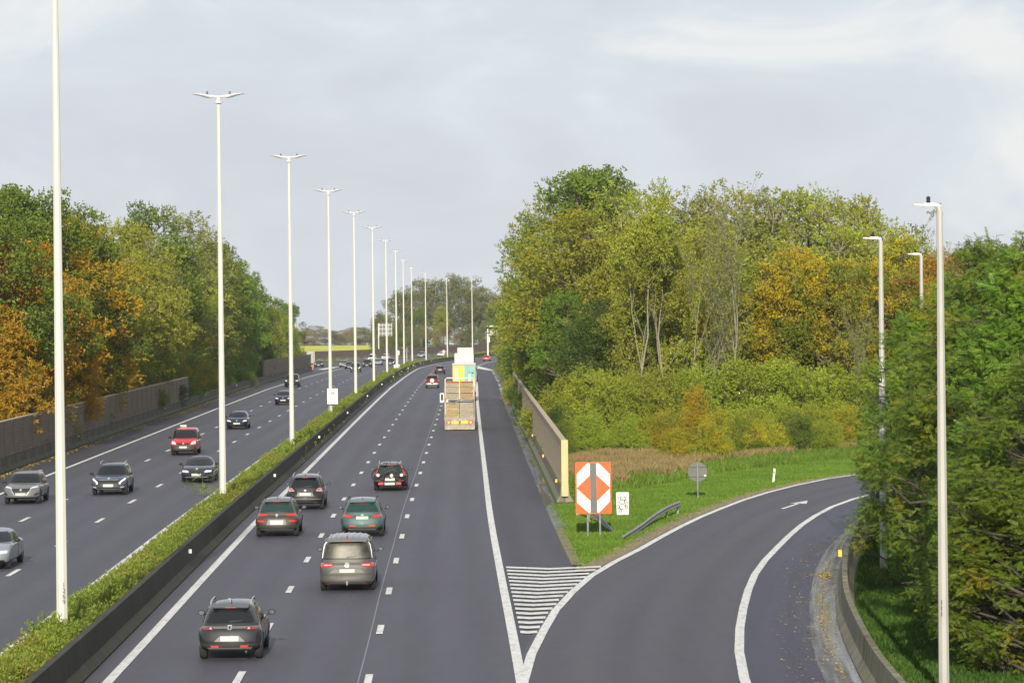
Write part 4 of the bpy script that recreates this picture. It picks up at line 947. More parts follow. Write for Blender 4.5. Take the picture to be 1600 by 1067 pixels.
for sx in (-.63, .63):
    m = MB(); P_ = [(sx + .335 * math.cos(R(k)), 0, .345 + .335 * math.sin(R(k))) for k in range(0, 361, 12)]; m.tube(P_, .026, 6, False); wl_ = m.build('wheel', V['tyre'], bk)
    m = MB(); m.tube([(sx + .305 * math.cos(R(k)), 0, .345 + .305 * math.sin(R(k))) for k in range(0, 361, 15)], .012, 5, False)
    for k in range(14): m.tube([(sx, .0, .345), (sx + .3 * math.cos(R(k * 25.7)), 0, .345 + .3 * math.sin(R(k * 25.7)))], .003, 3)
    m.build('rim', V['clad'], wl_); MB().lathe([(0, -.03), (.085, -.03), (.085, .03), (0, .03)], 18, (sx, 0, .345), 'y').build('hub', V['skid'], wl_)
m = MB(); [m.tube(p_, .022, 6) for p_ in ([(.63, 0, .345), (.1, 0, .32), (.02, 0, .8), (.45, 0, .9), (.1, 0, .32)], [(.63, 0, .345), (.02, 0, .8)], [(.42, 0, .98), (.5, 0, .75), (-.63 + .05, 0, .345)], [(-.1, 0, .78), (-.63, 0, .345)], [(-.1, 0, .78), (.1, 0, .32)], [(.45, 0, .9), (-.1, 0, .78)])]; m.build('frame', V['clad'], bk)
m = MB(); m.tube([(-.1, 0, .78), (-.18, 0, .98)], .016, 5); m.box((-.2, 0, 1.0), (.26, .13, .05)); m.build('saddle', V['trim'], bk)
m = MB(); m.tube([(.42, -.28, 1.02), (.42, 0, .98), (.42, .22, 1.02)], .015, 5); m.build('handlebar', V['trim'], bk)
m = MB(); m.lathe([(0, -.06), (.09, -.06), (.09, -.04), (0, -.04)], 16, (.1, 0, .32), 'y'); m.tube([(.1, -.07, .32), (.2, -.08, .2)], .012, 4); m.build('crank', V['chrome'], bk)

c = Car('off_road_car', 'red off-road car with a white covered spare wheel on its back door', 'car', 4.2, 1.72, 1.70, PA['dark_red'], .3, railcol=V['trim'], gh=(-2.1 + .12, -2.1 + .3, .3, 1.1, 1.05, .8, .62, .05), spoiler=False)
c.rear(1.12, 1.5, .62, .54, None, False)
c.dec('tail_light', V['tail'], rc_(.64, .82, .80, 1.05), 'r', True, .016); c.dec('rear_bumper', V['skid'], rc_(-.82, .42, .82, .62), 'r', off=.02); c.dec('lower_bumper', V['clad'], rc_(-.8, .33, .8, .42), 'r', off=.016)
m = MB(); m.lathe([(0, -.20), (.29, -.20), (.36, -.15), (.37, -.02), (.34, .03), (0, .03)], 26, (0, -2.1, .95), 'y'); sp_ = m.build('spare_wheel', V['tyre'], c.root, 50)
m = MB(); m.lathe([(0, -.215), (.27, -.21), (.28, -.18), (0, -.17)], 26, (0, -2.1, .95), 'y'); m.build('cover', V['plate'], sp_)
c.place(675.5, 606.5)
c = Car('hatchback_car', 'small dark grey hatchback ahead of the red off-road car', 'car', 4.1, 1.75, 1.46, PA['dark_grey'], .22, gh=(-2.05 + .2, -2.05 + .6, .3, 1.15, .95, .83, .60, .05), clad=False)
c.rear(.98, 1.3, .62, .52, (.78, .26, .06)); c.dec('tail_light', V['tail'], [(.56, .80), (.82, .80), (.80, .94), (.60, .92)], 'r', True, .016); c.dec('rear_bumper', V['clad'], rc_(-.8, .25, .8, .4), 'r', off=.012); c.place(687.5, 585); HATCH = c
for sx in (-1, 1): pass

# ---- oncoming cars
c = Car('crossover_car', 'silver grey crossover with V-shaped dark grille, oncoming at the photo\'s left edge', 'car', 4.43, 1.84, 1.62, PA['silver'], .25)
front(c, [(.50, .80), (.86, .86), (.84, .93), (.56, .87), (.44, .80)], [(-.30, .46), (.30, .46), (.52, .80), (-.52, .80)], [(-.74, .27), (.74, .27), (.62, .36), (-.62, .36)], (.52, .26, .06), badge=.74)
c.dec('chrome_strip', V['chrome'], [(.27, .46), (.32, .46), (.56, .80), (.50, .80)], 'f', True, .016); c.dec('fog_light', V['trim'], [(.66, .44), (.84, .50), (.82, .60), (.70, .52)], 'f', True); c.place(36, 787, False); QQ = c
c = Car('suv_car', 'dark blue-grey SUV with lit boomerang headlights in the left lanes', 'car', 4.5, 1.87, 1.65, PA['blue_grey'], .25, railcol=V['chrome'])
c.dec('headlight', V['drl'], [(.55, .63), (.62, .60), (.66, .64), (.60, .68)], 'f', True, .013)
front(c, [(.56, .68), (.61, .65), (.87, .84), (.86, .90)], [(-.62, .56), (.62, .56), (.66, .80), (-.66, .80)], [(-.62, .36), (.62, .36), (.52, .46), (-.52, .46)], (.53, .27, .07), lit='drl', badge=.90)
c.dec('skid_plate', V['skid'], [(-.70, .29), (.70, .29), (.66, .35), (-.66, .35)], 'f', off=.016); c.dec('bumper_corner', V['skid'], [(.62, .38), (.84, .42), (.84, .48), (.66, .46)], 'f', True, .014)
c.dec('hood_line', V['skid'], rc_(-.5, .815, .5, .83), 'f', off=.01); c.place(172, 773, False); SPO = c
c = Car('delivery_van', 'red small van with black bumper and roof bar, oncoming', 'van', 4.4, 1.79, 1.83, PA['red'], .22, zt=[(-2.2, 1.1), (1.0, 1.1), (1.35, 1.1), (1.95, .96), (2.2, .82)], gh=(-2.2 + .08, -2.2 + .16, .45, 1.4, 1.1, .85, .72, .05), spoiler=False, clad=False)
front(c, [(.48, .74), (.82, .78), (.80, .98), (.56, .90)], [(-.44, .72), (.44, .72), (.50, .84), (-.50, .84)], None, (.56, .26, .06), badge=.80, bumper=([(-.84, .27), (.84, .27), (.86, .70), (-.86, .70)], V['clad']))
for sx in (-.36, .36): MB().box((sx, .80, 1.60), (.3, .02, .12)).build('sun_visor', V['plate'], c.root) if False else None
MB().box((.25, -1.0, 1.9), (.45, .25, .12)).build('roof_vent', V['plate'], c.root, bevel=.02); c.place(288, 711, False); VAN = c
c = Car('saloon_car', 'dark low saloon with twin kidney grille beside the second lamp post', 'car', 4.7, 1.83, 1.44, PA['midnight'], .19, zt=[(-2.35, .95), (-1.5, 1.0), (.9, .95), (1.2, .95), (2.0, .82), (2.35, .70)], gh=(-1.75, -.95, .0, 1.15, .93, .82, .57, .05), spoiler=False, clad=False, fp=[(.2, .1), (.35, 0), (.5, .0), (.75, .12)])
front(c, [(.46, .60), (.84, .63), (.82, .73), (.54, .72), (.44, .66)], [(-.36, .56), (-.03, .54), (-.03, .73), (-.30, .73)], [(-.78, .24), (.78, .24), (.72, .38), (-.72, .38)], (.48, .27, .06), badge=.80)
c.dec('headlight_lens', V['drl'], [(.52, .655), (.60, .655), (.60, .70), (.54, .70)], 'f', True, .02)
c.dec('grille', V['trim'], [(.03, .54), (.36, .56), (.30, .73), (.03, .73)], 'f'); c.dec('bumper_strip', V['skid'], rc_(-.66, .33, .66, .35), 'f', off=.02); c.place(309, 754, False); SAL = c
def front_hatch(label, pm, px, py, L=4.25, W_=1.79, H=1.47, **k):
    c = Car('hatchback_car', label, 'car', L, W_, H, pm, .21, zt=[(-L / 2, .96), (.9, .97), (1.15, .97), (1.8, .86), (L / 2, .72)], gh=(-L / 2 + .2, -L / 2 + .6, .25, 1.2, .95, .83, .60, .05), clad=False, fp=[(.2, .1), (.35, 0), (.55, .0), (.75, .12)], **k)
    front(c, [(.46, .62), (.82, .66), (.80, .78), (.54, .74)], [(-.46, .60), (.46, .60), (.50, .70), (-.50, .70)], [(-.74, .26), (.74, .26), (.66, .42), (-.66, .42)], (.49, .27, .055), badge=.72)
    c.dec('tail_light', V['tail'], [(.56, .80), (.82, .80), (.80, .94), (.60, .92)], 'r', True, .016)
    return c.place(px, py, False)
DB = front_hatch('dark navy hatchback with bright headlights near the second lamp post, behind the red van', PA['navy'], 371, 670.5)
GO = front_hatch('near-black hatchback half hidden by the third lamp post', PA['navy'], 443, 632.5)
c = Car('suv_car', 'black SUV following the hatchback at the third lamp post', 'car', 4.6, 1.9, 1.72, PA['black'], .25, railcol=V['trim'])
front(c, [(.54, .74), (.84, .80), (.82, .92), (.60, .88)], [(-.46, .56), (.46, .56), (.48, .86), (-.48, .86)], [(-.74, .28), (.74, .28), (.66, .42), (-.66, .42)], (.50, .27, .05)); c.place(456, 605, False); BS = c
c = Car('saloon_car', 'pale silver car cut off by the photo\'s left edge, nearest oncoming car', 'car', 4.7, 1.84, 1.45, PA['light_silver'], .19, zt=[(-2.35, .98), (-1.5, 1.0), (.9, .95), (1.2, .95), (2.0, .82), (2.35, .70)], gh=(-1.9, -1.2, .0, 1.15, .93, .84, .60, .05), spoiler=False, clad=False)
front(c, [(.46, .60), (.84, .63), (.82, .73), (.54, .72)], [(-.40, .52), (.40, .52), (.36, .72), (-.36, .72)], [(-.78, .24), (.78, .24), (.72, .38), (-.72, .38)], badge=.66); c.place(-19, 889, False); SIL = c
# ---- far cars: copies with their own paint
def far_copy(src, label, pm, px, py, away=False, name=None, yaw=0):
    r_ = copy_tree(src.root); r_['label'] = label; r_['group'] = 'cars far off on the oncoming lanes' if not away else 'cars far off heading away'
    if pm: 
        for ch in r_.children:
            if ch.material_slots and ch.material_slots[0].material == src.pm: ch.material_slots[0].link = 'OBJECT'; ch.material_slots[0].material = pm
    c_ = object.__new__(Car); c_.root = r_; c_.yf, c_.yr = src.yf, src.yr; c_.place(px, py, away, yaw); return r_
far_copy(DB, 'distant black car leaving by the left slip road past the pale sign back', PA['black'], 498, 574)
far_copy(SPO, 'distant black SUV with bright headlamps passing the fifth lamp post', PA['black'], 555.5, 581.5)
far_copy(GO, 'distant dark navy car just left of the fifth lamp post', PA['navy'], 545.5, 577)
far_copy(DB, 'distant greenish silver car at the head of the left lane', PA['green_silver'], 537, 574)
far_copy(BS, 'distant black car with white plate between fifth and seventh lamp posts', PA['black'], 573.5, 574.5)
far_copy(SIL, 'distant pale silver saloon right of the seventh lamp post', PA['light_silver'], 590, 571)
far_copy(VAN, 'distant white van with dark windscreen behind the seventh lamp post', PA['white'], 580.5, 565.5)
far_copy(QQ, 'distant white car partly behind the lamp with the white box', PA['white'], 602, 563)
far_copy(SPO, 'distant dark blue car right of the lamp with the white box', PA['navy'], 610, 571.5)
far_copy(QQ, 'distant silver car between the eleventh lamp and the triangle sign', PA['light_silver'], 657.5, 559)
far_copy(GO, 'distant white car beside the round red and white sign', PA['white'], 688.5, 557.5)
far_copy(HATCH, 'distant orange-red hatchback by itself beyond the lorries', PA['orange_red'], 760, 564.5, True)

# ---- lorries
M['truck_white'] = plain('lorry_white', (.60, .59, .54), .45, var=.06, sc=1.0); M['truck_rust'] = plain('lorry_orange_frame', (.26, .17, .12), .55, var=.2); M['yellow'] = plain('yellow_panel', (.85, .62, .02), .45, var=.04)
M['poster_yellow'] = plain('poster_yellow', (.70, .56, .04), .4, var=.03); M['poster_teal'] = plain('poster_teal', (.14, .38, .34), .4, var=.15, sc=1.5); M['pink'] = plain('pinkish_trim', (.72, .45, .38), .5, var=.05)
def lorry_wheels(r_, ys_, W_=2.5):
    for yy in ys_:
        for sx in (-1, 1):
            m = MB(); xo = sx * (W_ / 2 - .3); m.lathe([(.3, -.28), (.48, -.28), (.5, -.24), (.5, .24), (.48, .28), (.3, .28)], 24, (xo, yy, .5), 'x'); w_ = m.build('wheel', V['tyre'], r_, 40)
            MB().lathe([(0, -.2), (.3, -.2), (.3, .2), (0, .2)], 18, (xo + sx * .06, yy, .5), 'x').build('rim', V['grey'], w_)
def lorry(name, label, px, py, L, H, pm_body, frame, W_=2.52, cab=None, back=None):
    x, y = G(px, py); a_ = heading(x, y); r_ = empty(name, (x, y, zg(y) + .022), a_, label, 'lorry')
    MB().box((0, L / 2, .85), (1.1, L, .3)).build('chassis', V['clad'], r_)
    m = MB(); m.box((0, L / 2 + .02, (1.0 + H) / 2), (W_, L, H - 1.0)); m.build('box_body', pm_body, r_, bevel=.03)
    lorry_wheels(r_, (1.6, 2.9, L - 2.0))
    m = MB(); v = [(-1.2, L + .25, .6), (1.2, L + .25, .6), (1.2, L + 2.3, .6), (-1.2, L + 2.3, .6), (-1.2, L + .25, 3.1), (1.2, L + .25, 3.1), (1.15, L + 2.1, 3.0), (-1.15, L + 2.1, 3.0)]; m.add(v, [(3, 2, 1, 0), (4, 5, 6, 7), (0, 1, 5, 4), (1, 2, 6, 5), (2, 3, 7, 6), (3, 0, 4, 7)]); m.build('cab', M['truck_white'], r_, bevel=.06); 
    lorry_wheels(r_, (L + 1.3,), 2.4)
    for sx in (-1, 1):
        MB().box((sx * 1.42, L + 1.7, 2.2), (.2, .14, .75)).build('wing_mirror', V['trim'], r_, bevel=.03)
        MB().box((sx * 1.0, -.02, .62), (.35, .06, .16)).build('tail_light', V['tail'], r_)
    MB().box((0, .1, .45), (2.3, .08, .14)).build('under_run_bar', V['grey'], r_)
    m = MB()
    for sx in (-1, 1): m.box((sx * (W_ / 2 - .06), -.02, (1.05 + H) / 2), (.1, .05, H - 1.15))
    m.box((0, -.022, H - .1), (W_ - .1, .05, .12)); m.box((0, -.022, 1.08), (W_ - .1, .05, .12)); m.build('door_frame', frame, r_)
    MB().box((0, -.02, .8), (.52, .03, .12)).build('license_plate', V['plate'], r_)
    return r_
r_ = lorry('box_lorry', 'white box lorry with yellow and teal poster on its back doors', 725.5, 627, 7.5, 3.95, M['truck_white'], M['truck_rust'])
MB().box((-.57, -.012, 2.5), (1.12, .03, 2.5)).build('poster', M['poster_yellow'], r_)
pt = MB().box((.57, -.012, 2.5), (1.12, .03, 2.5)).build('poster', M['poster_teal'], r_)
m = MB(); rr_ = random.Random(3)
for i in range(8):
    for j in range(2): m.box((-.86 + j * .16, -.032, 3.4 - i * .17), (.11, .01, .10 + .03 * rr_.random()))
m.box((-.55, -.032, 2.35), (.04, .01, .2)); m.build('lettering', M['white_dirty'], r_)
m = MB(); m.prism([(.42, 1.5), (.72, 1.5), (.66, 2.9), (.48, 2.9)], -.034, -.02, 'y'); m.build('picture', plain('poster_sand', (.62, .50, .30), .5, var=.2), pt)
m = MB(); m.prism([(.55, 2.9), (.60, 2.9), (.58, 3.2)], -.034, -.02, 'y'); m.box((.9, -.03, 3.0), (.2, .012, .15)); m.build('picture', V['clad'], pt)
MB().box((0, -.018, 3.86), (2.5, .06, .12)).build('roof_edge', V['grey'], r_)
r_ = lorry('box_lorry', 'plain white lorry partly hidden ahead of the poster lorry', 725.5, 600, 8.0, 4.0, M['truck_white'], M['truck_white'])
MB().box((0, -.03, 2.4), (.03, .03, 2.6)).build('door_seam', V['grey'], r_)
m = MB(); m.tube([(1.35, 1, 1.2), (1.35, 1, 3.2)], .12, 8); m.build('exhaust_stack', V['clad'], r_)
r_ = lorry('box_lorry', 'far white lorry with pinkish door frame, foremost of the lorries', 727.5, 586.5, 9.0, 4.25, M['truck_white'], M['pink'], 2.5)
MB().box((0, -.03, 2.6), (.06, .03, 3.0)).build('door_seam', M['pink'], r_)

# crate lorry
x, y = G(718.5, 673); a_ = heading(x, y); cl = empty('crate_lorry', (x, y, zg(y) + .022), a_, 'open lorry loaded with fruit crates, nearest of the lorries', 'lorry')
LT = 8.6
MB().box((0, LT / 2, .95), (2.46, LT, .16)).build('load_bed', V['grey'], cl); MB().box((0, LT / 2, .7), (1.0, LT, .34)).build('chassis', V['clad'], cl)
lorry_wheels(cl, (1.3, 2.6, 6.6), 2.45)
MB().box((0, -.02, .28), (2.42, .05, .40)).build('mud_flap', plain('mud_flap', (.30, .27, .21), .8, var=.25, sc=3), cl)
MB().box((0, .02, .72), (2.42, .12, .46)).build('rear_panel', plain('lorry_rear_panel', (.26, .21, .15), .7, var=.2, sc=3), cl)
for sx in (-1, 1): MB().box((sx * .38, -.05, .66), (.56, .03, .2)).build('marker_plate', M['yellow'], cl)
for xx, nm, mt in [(-1.05, 'tail_light', V['tail']), (-.88, 'tail_light', V['plate']), (-.70, 'tail_light', V['tail']), (.70, 'tail_light', V['tail']), (.88, 'tail_light', V['plate']), (1.05, 'tail_light', V['tail'])]:
    MB().lathe([(0, -.06), (.07, -.06), (.08, -.03), (0, -.03)], 12, (xx, -.0, .66), 'y').build(nm, mt, cl)
for xx in (-1.0, -.85, -.7, -.45, -.3, .0, .15, .45, .75, .9, 1.03): MB().box((xx, -.045, .88), (.1, .02, .07)).build('warning_light', V['tail'] if abs(xx) > .6 else V['plate'], cl)
MB().lathe([(0, -.05), (.08, -.05), (.08, -.03), (0, -.03)], 14, (0, 0, .66), 'y').build('coupling', V['tail_dark'], cl)
for sx in (-1, 1):
    MB().box((sx * 1.2, .1, 2.2), (.07, .1, 2.5)).build('corner_post', M['truck_rust'], cl); MB().box((sx * 1.2, LT / 2, 2.42), (.05, LT, .09)).build('side_rail', M['truck_rust'] if sx > 0 else V['grey'], cl)
m = MB(); m.tube([(-1.2, LT - .3, 1.0), (-1.2, LT - .3, 3.95), (-1.05, LT - .3, 4.05), (1.05, LT - .3, 4.05), (1.2, LT - .3, 3.95), (1.2, LT - .3, 1.0)], .05, 6); m.build('head_frame', M['truck_white'], cl)
m = MB(); v = [(-1.2, LT + .3, .6), (1.2, LT + .3, .6), (1.2, LT + 2.2, .6), (-1.2, LT + 2.2, .6), (-1.2, LT + .3, 3.1), (1.2, LT + .3, 3.1), (1.15, LT + 2.0, 3.0), (-1.15, LT + 2.0, 3.0)]; m.add(v, [(3, 2, 1, 0), (4, 5, 6, 7), (0, 1, 5, 4), (1, 2, 6, 5), (2, 3, 7, 6), (3, 0, 4, 7)]); m.build('cab', M['truck_white'], cl, bevel=.06); lorry_wheels(cl, (LT + 1.3,), 2.4)
mi = MB().box((-1.5, LT + 1.6, 2.35), (.34, .16, .8)).build('wing_mirror', M['white'], cl, bevel=.04); MB().box((-1.5, LT + 1.51, 2.4), (.2, .02, .5)).build('mirror_glass', V['trim'], mi)
MB().tube([(-1.15, .02, 2.28), (-.4, .02, 2.22), (-.1, .02, 2.4), (1.1, .02, 2.36)], .03, 6).build('load_strap', V['grey'], cl)
M['crate_pale'] = plain('pale_crate_wood', (.31, .275, .215), .8, var=.2, sc=4); M['crate_yellow'] = plain('yellow_crate_wood', (.32, .25, .135), .8, var=.22, sc=4); M['crate_orange'] = plain('orange_crate_wood', (.31, .23, .135), .8, var=.2, sc=4); M['apples'] = plain('apples', (.38, .13, .05), .5, var=.6, sc=9)
def crate(w, d, h, nb, mat, fill):
    r_ = empty('fruit_crate'); m = MB()
    dz = h / nb
    for s_ in (0, 1):
        for i in range(nb):
            z = dz * (i + .5); m.box((0, d * s_ + (.015 if s_ == 0 else -.015), z), (w - .02, .03, dz * .84)); m.box(((w / 2 - .03) * (1 if s_ else -1), d / 2, z), (.03, d - .07, dz * .84))
    for sx in (-1, 1):
        for s_ in (.05, d - .05): m.box((sx * (w / 2 - .075), s_, h / 2), (.06, .05, h - .005))
    m.box((0, d / 2, .03), (w - .1, d - .1, .04)); m.build('crate_wood', mat, r_)
    if fill:
        m = MB(); k = int((w - .12) / .09); kd = int((d - .12) / .09)
        rr_ = random.Random(int(w * 100))
        for i in range(k):
            for j in range(kd):
                r0 = .048; m.lathe([(0, -r0), (r0 * .8, -r0 * .55), (r0, 0), (r0 * .8, r0 * .55), (0, r0)], 6, (-w / 2 + .11 + i * .09 + rr_.uniform(-.02, .02), .11 + j * .09 + rr_.uniform(-.02, .02), h - .03 + rr_.uniform(0, .06)))
        m.build('apple_load', M['apples'], r_, True)
    return r_
cm = Matrix.Translation(cl.location) @ Matrix.Rotation(a_, 4, 'Z')
rows_ = [(1.04, 1.22, 7, False), (2.46, .50, 3, True), (3.02, .46, 3, False), (3.50, .30, 2, True)]
cmats = [[M['crate_yellow'], M['crate_pale']], [M['crate_pale'], M['crate_orange']], [M['crate_pale'], M['crate_yellow']], [M['crate_pale'], M['crate_yellow']]]
rown = ['tall bottom crate', 'second-layer fruit crate', 'third-layer crate', 'top-layer fruit crate']
for d_ in range(3):
    for i, (z_, h_, nb, fill) in enumerate(rows_):
        if d_ and i < 3: continue
        for j, sx in enumerate((-1, 1)):
            r_ = crate(1.12, 1.6, h_, nb, cmats[i][j], fill and (d_ == 0 or i == 3)); q = cm @ Vector((sx * .575, .12 + d_ * 1.72, z_)); r_.location = q; r_.rotation_euler = (0, 0, a_)
            colour = {'pale_crate_wood': 'pale', 'yellow_crate_wood': 'yellow', 'orange_crate_wood': 'orange'}[cmats[i][j].name]
            tag(r_, f"{colour} {rown[i]} on the {'left' if sx < 0 else 'right'} side of the lorry load" + ('' if i < 3 else [', rearmost', ', behind the rearmost', ', farthest forward'][d_]), 'crate', 'fruit crates on the lorry')
# ------------------------------------------------------------------ vegetation
def unit(v): return v / np.maximum(np.linalg.norm(v, axis=-1, keepdims=True), 1e-9)
def sprig(n, ln, lw, spread, seed):
    """a little twig with n diamond leaves, grown along +x"""
    r_ = np.random.default_rng(seed); V_ = []
    for i in range(n):
        b = np.array([spread * (i + .3) / n, r_.uniform(-.25, .25) * spread, r_.uniform(-.2, .2) * spread])
        d = unit(np.array([r_.uniform(-.2, 1), r_.uniform(-1, 1), r_.uniform(-.5, .6)])); s_ = unit(np.cross(d, r_.normal(size=3)))
        l = ln * r_.uniform(.7, 1.25); w = lw * r_.uniform(.8, 1.2); nn = np.cross(d, s_)
        V_ += [b, b + d * l * .5 + s_ * w * .5 + nn * w * .12, b + d * l, b + d * l * .5 - s_ * w * .5 + nn * w * .12]
    return np.array(V_)
def pinnate(pairs, ln, lw, lf):
    """a feathered leaf: leaflets in pairs along a drooping stalk"""
    V_ = []
    for i in range(pairs):
        t = (i + .6) / pairs; b = np.array([ln * t, 0, -.25 * ln * t * t]); f_ = lf * (1 - .35 * abs(t - .45))
        for sgn in (-1, 1):
            d = unit(np.array([.35, sgn, -.18])); w = np.array([1, 0, -.3]) * lw * .5; w = w - d * (w @ d)
            V_ += [b, b + d * f_ * .5 + w, b + d * f_, b + d * f_ * .5 - w]
    b = np.array([ln * .97, 0, -.24 * ln]); V_ += [b, b + np.array([lf * .5, lw * .5, -.15 * lf]), b + np.array([lf, 0, -.3 * lf]), b + np.array([lf * .5, -lw * .5, -.15 * lf])]
    return np.array(V_)
def spread_template(T, P, D, Un, scl):
    """T: (k,3) template, P: positions, D: growth directions, Un: up hints, scl: sizes -> vertices and quads"""
    x = unit(D); z = unit(Un - x * np.sum(Un * x, 1, keepdims=True)); y = np.cross(z, x)
    V_ = P[:, None, :] + scl[:, None, None] * (T[None, :, 0:1] * x[:, None, :] + T[None, :, 1:2] * y[:, None, :] + T[None, :, 2:3] * z[:, None, :])
    V_ = V_.reshape(-1, 3); return V_, np.arange(len(V_)).reshape(-1, 4)
def ball(g, n):
    return unit(g.normal(size=(n, 3)))
class Tree:
    """prototype: a trunk mesh and a crown mesh, shared by every copy"""
    def __init__(s, crown, trunk): s.crown = crown; s.trunk = trunk
PROTO = {}
def finish(name, Vl, limbs, bark):
    Vc = np.concatenate(Vl); cr_ = np_mesh('crown', Vc, np.arange(len(Vc)).reshape(-1, 4), LEAF['green'])
    m = MB()
    for pts, rad, n in limbs: m.tube(pts, rad, n, False)
    me = bpy.data.meshes.new('trunk'); me.from_pydata(m.v, [], m.f); me.update(); me.materials.append(bark); me.shade_smooth(); tr = bpy.data.objects.new('trunk', me); C.objects.link(tr)
    C.objects.unlink(cr_); C.objects.unlink(tr)
    PROTO[name] = Tree(cr_, tr)
def curve(a_, b_, g, k=5, sag=.12):
    a_ = np.array(a_, float); b_ = np.array(b_, float); L_ = np.linalg.norm(b_ - a_); o = g.normal(size=3) * L_ * sag; o2 = g.normal(size=3) * L_ * sag * .4
    return [tuple(a_ + (b_ - a_) * t + o * math.sin(math.pi * t) + o2 * math.sin(2 * math.pi * t)) for t in np.linspace(0, 1, k)]
def leafy_tree(name, seed, H=18., Wd=4.6, base=.10, nc=75, per=52, lsize=.24, T=None, bark=None, openness=.0, shape=1.0, crs=(.22, .36), radial=1.0):
    """a broad crown of leaf clumps on limbs; H height, Wd crown radius"""
    g = np.random.default_rng(seed); T = T if T is not None else sprig(7, lsize, lsize * .62, lsize * 1.9, seed); limbs = []; Vl = []
    top = H * .86; tp = curve((0, 0, -.3), (g.normal() * .5, g.normal() * .5, top), g, 8, .03); tr0 = H * .016
    limbs.append((tp, list(np.linspace(tr0, .05, 8)), 7)); tp = np.array(tp)
    for i in range(nc):
        t = g.uniform(0, 1) ** .85; zc = H * (base + (1 - base) * t * .97); prof = (math.sin(math.pi * min(1, (.10 + .86 * t ** shape)))) ** .62
        a_ = g.uniform(0, 2 * math.pi); q = g.uniform(.45, 1) ** .6; lump = 1 + .22 * math.sin(a_ * 2 + seed) + .14 * math.sin(a_ * 3 + zc)
        r_ = Wd * prof * q * lump; c_ = np.array([r_ * math.cos(a_), r_ * math.sin(a_), zc]); rc = Wd * g.uniform(*crs) * (.7 + .3 * prof)
        j = np.clip(int(np.argmin(np.abs(tp[:, 2] - (zc - r_ * .5)))), 0, 7); p0 = tp[j]; lim = curve(p0, c_, g, 5, .10)
        limbs.append((lim, list(np.linspace(max(.03, .35 * tr0 * (1 - zc / H) + .04), .018, 5)), 5))
        n = int(per * (rc / (Wd * .3)) ** 2); d = ball(g, n); rr = rc * g.uniform(.1, 1, n) ** .45
        P_ = c_ + d * rr[:, None] * np.array([1.1, 1.1, .72]); out_ = unit(radial * (d + .55 * unit(c_ - np.array([0, 0, H * .45]))) + .5 * (2.2 - 1.2 * radial) * g.normal(size=(n, 3)) * np.array([1, 1, radial]) + np.array([0, 0, -.1]))
        up = unit(np.array([0, 0, .45]) + .9 * unit(d + .6 * unit(c_ * np.array([1, 1, 0]) + 1e-6)) + .45 * g.normal(size=(n, 3)))
        keep = g.uniform(size=n) > openness; V_, _ = spread_template(T, P_[keep], out_[keep], up[keep], g.uniform(.75, 1.25, keep.sum())); Vl.append(V_)
        for k in range(3): limbs.append((curve(c_ - (c_ - p0) * .25, c_ + ball(g, 1)[0] * rc * .9, g, 4, .1), [.022, .016, .012, .007], 3))
    finish(name, Vl, limbs, bark or M['bark'])
def branching_tree(name, seed, H=18., spreadk=.5, depth=5, leaves=1.0, T=None, bark=None, lsize=.22, stems=1, first=.3):
    """a tree grown limb by limb: open crown with visible branches"""
    g = np.random.default_rng(seed); T = T if T is not None else sprig(7, lsize, lsize * .6, lsize * 2.2, seed); limbs = []; tips = []
    def grow(p, d, L_, r_, k):
        n = 5 if k else 7; pts = [p]; dd = d
        for i in range(n - 1):
            dd = unit(dd + g.normal(size=3) * .11 + np.array([0, 0, .035])); pts.append(pts[-1] + dd * L_ / (n - 1))
        limbs.append(([tuple(q) for q in pts], list(np.linspace(r_, r_ * .55, n)), 6 if k < 2 else (4 if k < 3 else 3)))
        if k >= depth - 2:
            for q in pts[1:]: tips.append((q, dd))
        if k >= depth: return
        nb = 3 if k else 4
        for i in range(nb):
            j = n - 1 if i == 0 else int(g.integers(max(1, int(n * (first if k == 0 else .3))), n)); a_ = g.uniform(0, 2 * math.pi); ang = g.uniform(.3, .75) * (1 if i else .45) * (spreadk * 2)
            x = unit(np.cross(dd, g.normal(size=3))); nd = unit(dd * math.cos(ang) + x * math.sin(ang) + np.array([0, 0, .1]))
            grow(pts[j], nd, L_ * g.uniform(.52, .74), max(.012, r_ * (.62 if i == 0 else .45)), k + 1)
    for s_ in range(stems):
        d0 = unit(np.array([g.normal() * (.05 + .12 * (stems > 1)), g.normal() * (.05 + .12 * (stems > 1)), 1])); grow(np.array([g.normal() * .3 * (stems > 1), g.normal() * .3 * (stems > 1), -.3]), d0, H * .36, H * .0080 / stems ** .35, 0)
    zmax = max(q[0][2] for q in tips); f = H / zmax; limbs = [([(p_[0] * f, p_[1] * f, p_[2] * f if p_[2] > 0 else p_[2]) for p_ in pts], rr, n) for pts, rr, n in limbs]
    P_ = np.array([t[0] for t in tips]) * f; D = np.array([t[1] for t in tips]); Vl = []
    k = max(1, int(round(leaves * 2)))
    for i in range(k):
        keep = g.uniform(size=len(P_)) < leaves * 2 / k if leaves > .02 else g.uniform(size=len(P_)) < .03
        n = int(keep.sum()); V_, _ = spread_template(T, P_[keep] + g.normal(size=(n, 3)) * .28, unit(D[keep] + .7 * g.normal(size=(n, 3))), unit(np.array([0, 0, .6]) + .8 * g.normal(size=(n, 3))), g.uniform(.7, 1.25, n)); Vl.append(V_)
    finish(name, Vl, limbs, bark or M['bark_pale'])
